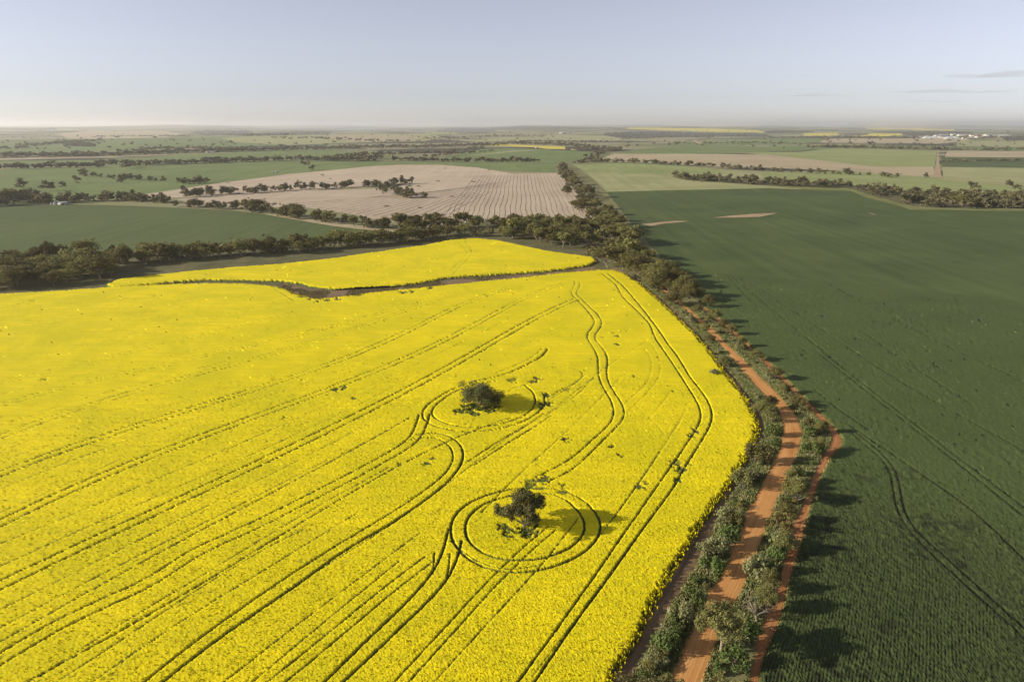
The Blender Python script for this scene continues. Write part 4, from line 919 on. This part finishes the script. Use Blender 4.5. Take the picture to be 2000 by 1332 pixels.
# bare dead tree leaning over the verge
def dead_tree():
    rs = np.random.default_rng(9); parts = []
    root = np.array([0, 0, 0.]); fk = np.array([-.3, .1, 1.6])
    parts.append(tube([root, fk * .5, fk], .2, .14, 7))
    for k in range(11):
        a = rs.random() * 6.28; L = 2.2 + 2.6 * rs.random(); el = .35 + .7 * rs.random()
        end = fk + L * np.array([math.cos(a) * math.cos(el), math.sin(a) * math.cos(el), math.sin(el)]); mid = fk + (end - fk) * .5 + rs.normal(size=3) * .25
        parts.append(tube([fk, mid, end], .09, .02, 5))
        for q in range(4):
            st = mid + (end - mid) * rs.random(); parts.append(tube([st, st + rs.normal(size=3) * .5 + [0, 0, .3], st + rs.normal(size=3) * .9 + [0, 0, .5]], .03, .01, 4))
    v, f = join(parts); me = mesh_np('branches', v, f, M['bark'], True)
    plant('dead_tree', 'bare grey dead tree with splayed branches on the verge by the red track', 'tree', None, P(1478, 1216), 1.0, 0.0, (('branches', me),))
dead_tree()
def log_obj(px, L, rz, label):
    v, f = tube([(-L / 2, 0, .25), (-L * .2, .1, .3), (L * .2, -.05, .28), (L / 2, .1, .45)], .3, .16, 8)
    o = mesh_obj('fallen_log', v, f, M['bark'], True, label=label, cat='log'); o.location = P(*px); o.rotation_euler = (0, 0, rz)
log_obj((928, 799), 3.0, .4, 'pale fallen log under the dense lone tree')

# ------------------------------------------------------------------ verge scrub
def shrub_variant(seed, n, leaf, mat, tall=1.0):
    rs = np.random.default_rng(seed)
    cl = []
    for k in range(9):
        a = rs.random() * 6.28; r = .75 * math.sqrt(rs.random())
        cl.append((r * math.cos(a), r * math.sin(a), (.35 + .45 * (1 - r) + .2 * rs.random()) * tall, .34 + .16 * rs.random(), .32 * tall))
    v, f = leaf_quads(cl, n, leaf, rs); v[:, 2] = np.maximum(v[:, 2], .02)
    parts = []
    for k in range(5):
        c = cl[k]; parts.append(tube([(c[0] * .15, c[1] * .15, -.1), (c[0] * .5, c[1] * .5, c[2] * .5), (c[0], c[1], c[2])], .035, .012, 4))
    tv, tf = join(parts)
    return (mesh_np('stems', tv, tf, M['bark']), mesh_np('foliage', v, f, M[mat]))
SHRUBS = {'grey': [shrub_variant(400 + i, 620, .17, 'shrub_grey') for i in range(3)], 'green': [shrub_variant(420 + i, 620, .17, 'shrub_green', .9) for i in range(3)], 'gold': [shrub_variant(440 + i, 560, .16, 'shrub_gold', 1.1) for i in range(2)], 'olive': [shrub_variant(460 + i, 800, .15, 'gum', 1.35) for i in range(3)]}
COLN = {'grey': 'grey-green', 'green': 'deep green', 'gold': 'yellow-green', 'olive': 'olive'}
def shrub(x, y, r, colr, label, group, tall=1.0):
    st, fo = random.choice(SHRUBS[colr])
    return plant('shrub', label, 'shrub', group, (x, y, float(ground_z(x, y))), r, random.random() * 6.28, (('stems', st), ('foliage', fo)), (1, 1, tall))

def strip_points(A, B, n, near_bias=1.0, lo=.12, hi=.88):
    """points between two resampled edge lines, evenly over the ground"""
    m = len(A); seg = np.linalg.norm(np.diff((A + B) / 2, axis=0), axis=1) * np.linalg.norm((B - A)[1:], axis=1) ** .5
    s_ = np.concatenate([[0], np.cumsum(seg)]); u = np.sort(rng.random(n)) * s_[-1]
    i = np.interp(u, s_, np.arange(m)); i0 = np.clip(i.astype(int), 0, m - 2); f = (i - i0)[:, None]
    t = (lo + (hi - lo) * rng.random(n))[:, None]
    a = A[i0] * (1 - f) + A[i0 + 1] * f; b = B[i0] * (1 - f) + B[i0 + 1] * f
    return a * (1 - t) + b * t
def resample(px, n=160):
    p = smooth_line(unproject(px)[:, :2], 5); s_ = np.concatenate([[0], np.cumsum(np.linalg.norm(np.diff(p, axis=0), axis=1))]); u = np.linspace(0, 1, n) * s_[-1]
    return np.column_stack([np.interp(u, s_, p[:, 0]), np.interp(u, s_, p[:, 1])])
VL = (resample(BREAK_R[1:25]), resample(ROAD_L[1:29]))
VR = (resample(ROAD_R[1:28]), resample(TRACK_L[1:]))
def place_verge(n, A, B, lo, hi, side, group):
    pts = strip_points(A, B, n, lo=lo, hi=hi); pts = pts[np.argsort(np.hypot(pts[:, 0], pts[:, 1]))]; seen = {}
    for x, y in pts:
        q = math.hypot(x, y)
        if q < 72 or (q > 165 and random.random() < .5): continue
        c = random.choices(['grey', 'green', 'gold', 'olive'], [.60, .16, .10, .14] if side == 'l' else [.5, .2, .12, .18])[0]
        r = random.uniform(.6, 1.5) * (1.7 if random.random() < .22 else 1.05)
        where = 'near bottom edge' if q < 100 else ('by the first bend' if q < 150 else ('along the straight' if q < 230 else 'far along the road'))
        sz = 'large' if r > 1.3 else ('small' if r < .85 else 'middling')
        tail = {'l': 'on the canola-side verge', 'r': 'between road and red track'}[side]
        key = f'{sz} {COLN[c]} shrub {tail} {where}'; seen[key] = seen.get(key, 0) + 1
        shrub(x, y, r, c, (nth(seen[key]) + ' ' if seen[key] > 1 else 'nearest ') + key, group, random.uniform(.8, 1.6))
place_verge(140, *VL, .26, .78, 'l', 'shrubs on the canola-side verge')
place_verge(105, *VR, .28, .80, 'r', 'shrubs on the strip between road and track')
ROAD_POLY = np.vstack([road_a, road_b[::-1]]); TRACK_POLY = np.vstack([track_a, track_b[::-1]])
# taller bushy ones that throw the long shadows
BUSH = 'bushy roadside trees throwing long shadows'
for px, py, r, colr, tall, label in (
    (1500, 905, 2.3, 'olive', 1.0, 'olive bush beside the road opposite the inner bend'), (1582, 893, 2.4, 'green', 1.15, 'round green bush at the outer elbow of the red track'), (1600, 890, 1.4, 'gold', 1.1, 'small yellow-green bush against the elbow bush'),
    (1535, 972, 2.2, 'gold', 1.1, 'yellow-flecked bush between road and track below the elbow'), (1556, 958, 1.5, 'grey', 1.5, 'grey upright bush above the yellow-flecked bush'), (1520, 1045, 2.4, 'gold', 1.15, 'upper of two joined pale bushes between road and track'), (1525, 1075, 2.5, 'grey', 1.05, 'lower of two joined pale bushes between road and track'),
    (1448, 955, 2.2, 'olive', 1.0, 'olive bush on the canola verge level with the firebreak bend'), (1470, 905, 2.2, 'olive', 1.15, 'tall olive bush on the canola verge above the bend shadow'), (1420, 1020, 2.0, 'grey', 1.1, 'grey bush leaning towards the firebreak'), (1492, 812, 2.5, 'olive', 1.2, 'olive bush overhanging the road just above the bend'), (1500, 800, 1.8, 'olive', 1.4, 'dead-twigged olive bush above the bend'),
    (1412, 715, 2.6, 'olive', .9, 'dark spreading bush on the canola verge in the straight'), (1395, 735, 1.6, 'grey', 1.0, 'grey bush just left of the dark spreading bush'), (1578, 850, 1.9, 'green', 1.0, 'green bush halfway between road bend and elbow'), (1575, 838, 1.3, 'olive', 1.2, 'small olive bush behind the halfway bush'),
    (1480, 706, 2.0, 'olive', 1.3, 'olive bush at the track edge casting a long shadow on wheat'), (1512, 742, 2.0, 'olive', 1.3, 'second olive bush at the track edge going nearer'), (1560, 795, 1.8, 'olive', 1.3, 'olive bush at the track edge above the elbow'), (1430, 655, 1.8, 'olive', 1.5, 'olive bush at the head of the red track'), (1405, 630, 2.0, 'olive', 1.6, 'upright olive bush near the first trees'), (1362, 610, 1.9, 'olive', 1.3, 'olive bush on the canola side where the road comes clear'), (1384, 652, 2.0, 'olive', 1.2, 'olive bush left of the road in the straight'), (1398, 668, 1.7, 'olive', 1.2, 'second olive bush left of the road in the straight'), (1446, 678, 1.8, 'olive', 1.3, 'olive bush between road and track in the straight'), (1530, 770, 1.9, 'olive', 1.2, 'olive bush between road and track above the bend'), (1418, 640, 1.7, 'olive', 1.3, 'olive bush at the track side below the last tree'), (1375, 600, 2.2, 'olive', 1.6, 'upright bush beside the last roadside tree'),
    (1460, 1130, 2.4, 'grey', 1.2, 'grey-green bush above the dead tree'), (1500, 1120, 1.8, 'green', 1.1, 'green bush on the track side above the dead tree'), (1435, 1300, 2.2, 'green', 1.0, 'bright green bush at the bottom by the red track'), (1452, 1245, 2.4, 'green', 1.0, 'green bush below the dead tree'),
    (1330, 1215, 2.0, 'grey', 1.0, 'grey bush on the canola verge near the bottom'), (1300, 1270, 2.2, 'green', 1.0, 'deep green bush on the canola verge near the bottom'), (1385, 1120, 2.2, 'green', 1.0, 'deep green bush by the road edge'), (1402, 1080, 2.0, 'grey', 1.1, 'grey bush by the road edge above it'), (1425, 1060, 2.3, 'green', 1.2, 'tall green bush casting shade over the road'), (1350, 1180, 2.0, 'green', 1.0, 'broad green bush on the canola verge'), (1375, 1090, 1.8, 'grey', 1.0, 'pale bush against the firebreak edge'), (1512, 850, 2.0, 'green', 1.1, 'dark bush hugging the inside of the bend'), (1510, 870, 1.8, 'green', 1.0, 'dark bush just below the inside of the bend')):
    q = P(px, py)
    for dx_ in (0, 1.5, -1.5, 3, -3, 4.5, -4.5):
        qx, qy = np.array([q.x + dx_]), np.array([q.y])
        if not (inside(ROAD_POLY, qx, qy)[0] or inside(TRACK_POLY, qx, qy)[0]): break
    q.x += dx_ * 1.25
    if colr == 'olive' and py < 830:
        vt = random.choice(GUM_HI); hh = r * tall * .20
        plant('small_tree', label.replace('bush', 'small tree'), 'tree', BUSH, (q.x, q.y, q.z), hh, random.random() * 6.28, (('trunk', vt[0]), ('crown', vt[1])), (.95, .95, 1))
    else: shrub(q.x, q.y, r * 1.2, colr, label, BUSH, tall * 1.4)
for px, py, h, label in ((1556, 985, 6.8, 'slim small tree between road and track below the elbow, longest shadow'), (1535, 1022, 5.4, 'small tree just above the two joined pale bushes'), (1531, 1082, 5.8, 'small tree just below the two joined pale bushes'), (1502, 1160, 6.0, 'small tree on the track side above the dead tree'), (1493, 1196, 6.6, 'small tree standing right behind the dead tree'), (1596, 884, 5.4, 'small tree rising over the elbow bush'), (1604, 846, 4.4, 'small tree above the elbow on the track side'), (1548, 948, 5.2, 'small tree above the slim one between road and track')):
    vt = random.choice(GUM_HI); q = P(px, py)
    plant('small_tree', label, 'tree', BUSH, (q.x, q.y, q.z), h / 10, random.random() * 6.28, (('trunk', vt[0]), ('crown', vt[1])), (.72, .72, 1))
# low dark scrub on the fallow
for k, (px, py) in enumerate(sorted(((581, 354), (630, 343), (645, 350), (679, 356), (870, 330), (955, 333), (855, 355), (925, 356), (800, 365), (816, 365), (755, 404), (820, 407), (882, 385), (445, 358), (430, 365)))):
    q = P(px, py); shrub(q.x, q.y, random.uniform(2.5, 4.0), 'olive', nth(k + 1) + ' low dark scrub patch from left on the bare fallow', 'scrub patches on the fallow', .35)
# stunted growth round the foot of the lone trees
for (bx, by), offs, who in ((TREE_A, [(-16, 0, 2.2), (-28, 2, 1.7), (-40, 4, 1.2), (16, 0, 2.0), (25, -3, 1.5), (-6, 4, 1.6), (6, 4, 1.5)], 'dense'), (TREE_B, [(-30, 4, .9), (18, 0, 1.2), (24, -6, 1.2), (12, 5, .9), (-40, -4, .8)], 'open-crowned')):
    for k, (a, b, r) in enumerate(sorted(offs)):
        q = P(bx + a, by + b); shrub(q.x, q.y, r, 'green' if who == 'dense' else 'grey', f'{nth(k + 1)} scrubby bush from left round the foot of the {who} lone tree', f'undergrowth of the {who} tree', .9)

# ------------------------------------------------------------------ grass tufts on verges and creek
def tufts(name, pts, h0, h1, mat, label):
    n = len(pts); rs = np.random.default_rng(3); b = 4
    P_ = np.repeat(pts, b, 0) + rs.normal(size=(n * b, 2)) * .16
    a = rs.random(n * b) * 6.28; h = (h0 + (h1 - h0) * rs.random(n * b) ** 1.5); w = .10 + .12 * rs.random(n * b)
    z = ground_z(P_[:, 0], P_[:, 1])
    d = np.column_stack([np.cos(a), np.sin(a)]); lean = rs.normal(size=(n * b, 2)) * .25 * h[:, None]
    A = np.column_stack([P_ - d * w[:, None], z - .02]); B = np.column_stack([P_ + d * w[:, None], z - .02]); C = np.column_stack([P_ + lean, z + h])
    V = np.stack([A, B, C], 1).reshape(-1, 3)
    mesh_obj(name, V, np.arange(len(V)).reshape(-1, 3), mat, False, kind='stuff', label=label)
def grass_mat(name, a, b, c):
    t = NT(name); n = t.noise(.35, 4); f = t.noise(2.5, 2)
    t.color(t.ramp(t.math('ADD', t.math('MULTIPLY', n, .7), t.math('MULTIPLY', f, .3)), [(.36, a), (.5, b), (.64, c)])); return t.m
M['tuft'] = grass_mat('verge_tufts', (.12, .15, .048), (.21, .225, .085), (.32, .29, .14))
M['dry'] = grass_mat('dry_tufts', (.13, .115, .05), (.21, .165, .085), (.16, .165, .065))
g1 = np.vstack([strip_points(*VL, 30000, lo=.04, hi=.98), strip_points(*VR, 24000, lo=.04, hi=.98)])
g1 = g1[vnoise(g1[:, 0] * .3, g1[:, 1] * .3, 61) > .30]
tufts('verge_grass', g1, .2, .75, M['tuft'], 'pale green grass tufts covering the road verges')
def poly_points(px, n):
    p = unproject(px)[:, :2]; lo, hi = p.min(0), p.max(0); q = lo + (hi - lo) * rng.random((n * 5, 2)); return q[inside(p, q[:, 0], q[:, 1])][:n]
creek = [f for f in FIELDS if f[0] == 'creek_bed'][0][2]
g2 = poly_points(creek, 14000); g2 = g2[vnoise(g2[:, 0] * .12, g2[:, 1] * .12, 62) > .50]
tufts('creek_grass', g2, .15, .5, M['dry'], 'brown-green weeds along the creek line between the canola blocks')
we = resample(TRACK_R[1:]); wo = we + (we - resample(TRACK_L[1:])) / (np.linalg.norm(we - resample(TRACK_L[1:]), axis=1)[:, None]) * .8
M['edge'] = grass_mat('edge_tufts', (.22, .20, .07), (.30, .27, .10), (.16, .17, .06))
tufts('edge_grass', strip_points(we, wo, 3000, lo=0, hi=1), .25, .5, M['edge'], 'thin yellow-green grass line edging the red track')

# ------------------------------------------------------------------ windrow lines on the striped fallow
def windrows():
    parts = []
    for i in range(46):
        n = 26; u = np.linspace(0, 1, n)
        if i < 27:
            x0, y0, x1, y1 = 1091 - 6.2 * i, 340 + .12 * i, 1156 - 11.5 * i, 430 + .1 * i
        else:
            j = i - 27; x0, y0, x1, y1 = 1000 - 8 * j, 352 + 1.2 * j, 842 - 16 * j, 436 - 2.0 * j
        px = x0 + (x1 - x0) * u + (1.2 * np.sin(u * 13 + i * .13) + .5 * np.sin(u * 29 + i * .2)) * (0.4 + u)
        py = y0 + (y1 - y0) * u
        w = unproject(np.column_stack([px, py]))
        t = np.gradient(w[:, :2], axis=0); t /= np.linalg.norm(t, axis=1)[:, None]; nn = np.column_stack([-t[:, 1], t[:, 0]])
        wd = .22 + .2 * rng.random(n)[:, None]
        a = np.column_stack([w[:, :2] - nn * wd, w[:, 2] - .05]); b = np.column_stack([w[:, :2], w[:, 2] + .12 + .16 * rng.random(n)]); c = np.column_stack([w[:, :2] + nn * wd, w[:, 2] - .05])
        V = np.stack([a, b, c], 1).reshape(-1, 3); k = np.arange(n - 1)[:, None] * 3
        F = np.vstack([np.hstack([k, k + 1, k + 4, k + 3]), np.hstack([k + 1, k + 2, k + 5, k + 4])])
        parts.append((V, F))
    v, f = join(parts)
    mesh_obj('windrows', v, f, M['windrow'], False, kind='stuff', label='thin dark wavy windrows running down the pale fallow field')
t_ = NT('windrow_straw'); t_.color(t_.ramp(t_.noise(.3, 3), [(.35, (.16, .13, .085)), (.65, (.25, .20, .14))])); M['windrow'] = t_.m
windrows()

# ------------------------------------------------------------------ farm sheds and the town on the right
def paint(name, c, rough=.6):
    t = NT(name); n = t.noise(.8, 3); t.b.inputs['Roughness'].default_value = rough
    t.color(t.mix(n, tuple(q * .82 for q in c), c)); return t.m
M['white'] = paint('white_sheet', (.50, .49, .47)); M['zinc'] = paint('zinc_sheet', (.38, .39, .40), .5); M['cream'] = paint('cream_wall', (.62, .57, .48)); M['rust'] = paint('rusty_roof', (.30, .17, .12)); M['doorway'] = paint('dark_doorway', (.05, .05, .05)); M['tarp'] = paint('white_tarpaulin', (.52, .51, .49))
def box(x0, x1, y0, y1, z0, z1):
    v = np.array([(x, y, z) for z in (z0, z1) for x, y in ((x0, y0), (x1, y0), (x1, y1), (x0, y1))], float)
    f = np.array([(0, 3, 2, 1), (4, 5, 6, 7), (0, 1, 5, 4), (1, 2, 6, 5), (2, 3, 7, 6), (3, 0, 4, 7)]); return v, f
def shed(px, py, L, W, H, rz, wall, roof, label, group=None, name='farm_shed'):
    e = bpy.data.objects.new(name, None); e.location = P(px, py); e.rotation_euler = (0, 0, rz); link(e, label=label, cat='shed' if name == 'farm_shed' else 'house', group=group)
    v, f = box(-L / 2, L / 2, -W / 2, W / 2, -.5, H); link(bpy.data.objects.new('wall', mesh_np('wall', v, f, M[wall])), parent=e)
    o = .35; rh = W * .22
    a = [(-L / 2 - o, -W / 2 - o, H - .02), (-L / 2 - o, 0, H + rh), (-L / 2 - o, W / 2 + o, H - .02)]; b = [(L / 2 + o, y, z) for _, y, z in a]
    link(bpy.data.objects.new('roof', mesh_np('roof', np.array(a + b, float), np.array([(0, 3, 4, 1), (1, 4, 5, 2), (0, 2, 5, 3), (0, 1, 2, 2), (3, 5, 4, 4)][:3]), M[roof])), parent=e)
    for q in (-1, 1):
        link(bpy.data.objects.new('gable', mesh_np('gable', np.array([(q * L / 2, -W / 2, H), (q * L / 2, W / 2, H), (q * L / 2, 0, H + rh * .92)], float), np.array([(0, 2, 1)]), M[wall])), parent=e)
    v, f = box(-L * .18, L * .18, -W / 2 - .06, -W / 2 + .1, 0, H * .72); link(bpy.data.objects.new('door', mesh_np('door', v, f, M['doorway'])), parent=e)
    return e
shed(124, 400.5, 9, 5, 2.6, .1, 'zinc', 'zinc', 'low grey open-sided shed below the dark clump of trees')
def tank(px, py, r, h, label):
    e = bpy.data.objects.new('water_tank', None); e.location = P(px, py); link(e, label=label, cat='tank')
    v, f = tube([(0, 0, -.3), (0, 0, h * .5), (0, 0, h)], r, r, 18); link(bpy.data.objects.new('tank_wall', mesh_np('tank_wall', v, f, M['white'], True)), parent=e)
    v, f = tube([(0, 0, h - .02), (0, 0, h + .3), (0, 0, h + .55)], r * 1.03, .05, 18); link(bpy.data.objects.new('roof', mesh_np('roof', v, f, M['zinc'], True)), parent=e)
tank(108, 400.3, 1.5, 2.6, 'pale round water tank beside the low grey shed'); tank(101, 400.2, 1.1, 1.8, 'smaller pale water tank left of the other')
shed(407, 299, 13, 8, 4.5, .2, 'white', 'white', 'white gabled house at the edge of the far left belt', None, 'farm_house')
shed(425, 297.5, 17, 9, 4.5, .5, 'white', 'zinc', 'longer white house right of the gabled one in the far left belt', None, 'farm_house')
shed(541, 337, 5.0, 4.0, 2.6, .3, 'white', 'white', 'small white hut on the edge of the fallow')
shed(533, 338, 3.0, 2.6, 1.8, .3, 'zinc', 'white', 'tiny pale box beside the small white hut')
shed(818, 300.5, 9, 7, 5, .2, 'white', 'white', 'small white shed by the far diagonal tree row')
shed(1100, 261.5, 60, 26, 9, .1, 'white', 'white', 'white homestead building far up the middle of the plain', None, 'farm_house')
shed(1049, 290, 11, 7, 4, .1, 'cream', 'white', 'cream house on the far canola strip', None, 'farm_house')
shed(640, 289, 60, 9, 4, .06, 'white', 'zinc', 'long low white shed among the far belt')
TOWN = 'pale buildings of the distant town'
for k, (px, py, L, W, H, wall, roof, what) in enumerate(((1838, 268.6, 85, 30, 8, 'white', 'zinc', 'long white store at the left end of the distant town'), (1850, 270.2, 110, 22, 5, 'cream', 'white', 'low cream shed line before the white mounds'), (1890, 266.2, 150, 24, 8, 'white', 'white', 'long white-roofed hall in the middle of the town'), (1843, 265.8, 60, 20, 7, 'cream', 'white', 'pale hall behind the long store'), (1905, 267.5, 70, 24, 7, 'cream', 'rust', 'reddish-roofed building right of the long hall'), (1918, 269.5, 80, 20, 6, 'cream', 'white', 'low pale row right of the reddish roof'), (1928, 268.6, 40, 30, 12, 'white', 'white', 'tall white block near the right of the town'), (1942, 268.2, 120, 26, 9, 'white', 'white', 'broad white hall at the right of the town'), (1956, 268.4, 90, 22, 8, 'white', 'zinc', 'last white hall on the right of the town'), (1892, 272, 70, 18, 5, 'cream', 'white', 'pale shed lowest in the middle of the town'), (1800, 269.2, 70, 16, 5, 'cream', 'white', 'faint low building at the far left of the town'), (1861, 265.5, 30, 20, 9, 'white', 'white', 'small white house behind the mounds'), (1934, 266, 50, 20, 7, 'cream', 'rust', 'reddish house behind the tall block'))):
    shed(px, py, L, W, H, random.uniform(-.25, .25), wall, roof, what, TOWN, 'town_hall' if L > 100 else 'town_house')
def mound(px, py, L, W, H, label):
    n, m = 14, 8; u = np.linspace(-1, 1, n); w = np.linspace(-1, 1, m); U, W_ = np.meshgrid(u, w, indexing='ij')
    Z = H * np.clip(1 - np.maximum(np.abs(U) ** 1.4, np.abs(W_)), 0, 1) - .5
    idx = np.arange(n * m).reshape(n, m); F = np.stack([idx[:-1, :-1], idx[1:, :-1], idx[1:, 1:], idx[:-1, 1:]], -1).reshape(-1, 4)
    o = mesh_obj('grain_stack', np.column_stack([U.ravel() * L / 2, W_.ravel() * W / 2, Z.ravel()]), F, M['tarp'], True, label=label, cat='grain stack', group='tarpaulined grain stacks'); o.location = P(px, py)
mound(1811, 270.6, 60, 36, 17, 'white covered grain mound, leftmost of the four by the town'); mound(1825, 270.6, 62, 36, 15, 'second white grain mound from the left by the town'); mound(1853, 271.5, 58, 34, 15, 'third white grain mound from the left by the town'); mound(1866, 271.3, 50, 34, 16, 'rightmost white grain mound by the town')
# thin radio mast over the far belt
def mast():
    e = bpy.data.objects.new('radio_mast', None); e.location = P(742, 290); link(e, label='thin pale radio mast rising from the far tree belt', cat='mast')
    for a in (0, 2.09, 4.19):
        v, f = tube([(math.cos(a) * .5, math.sin(a) * .5, 0), (math.cos(a) * .4, math.sin(a) * .4, 20), (math.cos(a) * .2, math.sin(a) * .2, 36)], .12, .08, 5); link(bpy.data.objects.new('leg', mesh_np('leg', v, f, M['zinc'])), parent=e)
    parts = [tube([(math.cos(a) * .45, math.sin(a) * .45, z), (math.cos(a + 2.09) * .4, math.sin(a + 2.09) * .4, z + 1.2), (math.cos(a + 2.09) * .4, math.sin(a + 2.09) * .4, z + 1.3)], .05, .05, 4) for z in np.arange(1, 34, 2.2) for a in (0, 2.09, 4.19)]
    v, f = join(parts); o = bpy.data.objects.new('lattice', mesh_np('lattice', v, f, M['zinc'])); o['kind'] = 'stuff'; link(o, parent=e)
mast()

# ------------------------------------------------------------------ thin clouds low on the right
cm = bpy.data.materials.new('cloud_vapour'); cm.use_nodes = True; cn = cm.node_tree
cn.nodes.remove(cn.nodes['Principled BSDF']); pv = cn.nodes.new('ShaderNodeVolumePrincipled'); cn.links.new(pv.outputs[0], cn.nodes['Material Output'].inputs['Volume'])
pv.inputs['Color'].default_value = (.62, .60, .66, 1); pv.inputs['Density'].default_value = .00022; pv.inputs['Anisotropy'].default_value = .2
def cloud(px, py, wpx, hpx, label, seed):
    D = 26000.0; dx, dy, dz = ray(px, py); k = D / dy
    c = np.array([dx * k, D, CAM_H + dz * k]); sx = wpx / FPX * D / 2; sz = hpx / FPX * D / 2
    rs = np.random.default_rng(seed); n, m = 28, 12
    u = np.linspace(0, 2 * math.pi, n, endpoint=False); w = np.linspace(-1, 1, m)
    V = []
    for q in w:
        prof = math.sqrt(max(0, 1 - q * q)) ** 1.6 * (1 + .35 * math.sin(q * 7 + seed) + .2 * math.sin(q * 17 + seed * 2))
        for a in u: V.append((q * sx, math.cos(a) * sx * .45 * max(prof, .01), (math.sin(a) * (.6 if math.sin(a) > 0 else .35) + .25 * math.sin(q * 5 + seed)) * sz * 1.6 * max(prof, .01)))
    idx = np.arange(n * m).reshape(m, n); nx = np.roll(idx, -1, 1)
    F = np.stack([idx[:-1], nx[:-1], nx[1:], idx[1:]], -1).reshape(-1, 4)
    o = mesh_obj('cloud', np.array(V), F, cm, True, label=label, cat='cloud', group='thin low clouds'); o.location = c
cloud(1960, 149, 230, 11, 'largest grey cloud streak, touching the right edge of the sky', 1); cloud(1590, 188, 170, 4, 'thin cloud streak above the far yellow fields', 2); cloud(1850, 180, 260, 4, 'long faint cloud streak below the largest one', 3); cloud(1820, 199, 140, 3, 'lowest faint cloud streak on the right', 4); cloud(1550, 176, 45, 3, 'tiny cloud wisp above the thin streak', 5); cloud(1405, 191, 100, 2, 'faintest cloud wisp, leftmost of all', 6); cloud(1562, 149, 80, 2.5, 'short faint wisp high above the others', 7)

# ------------------------------------------------------------------ haze: one box of even thin air
hm = bpy.data.materials.new('haze_air'); hm.use_nodes = True; hn = hm.node_tree
hn.nodes.remove(hn.nodes['Principled BSDF']); hv = hn.nodes.new('ShaderNodeVolumePrincipled'); hn.links.new(hv.outputs[0], hn.nodes['Material Output'].inputs['Volume'])
hv.inputs['Color'].default_value = (.97, .97, 1.0, 1); hv.inputs['Density'].default_value = 6.2e-5; hv.inputs['Anisotropy'].default_value = 0.5
v, f = box(-58000, 58000, -58000, 58000, -190, 190)
mesh_obj('haze', v, f, hm, False, kind='stuff', label='thin pale summer haze over the whole plain')
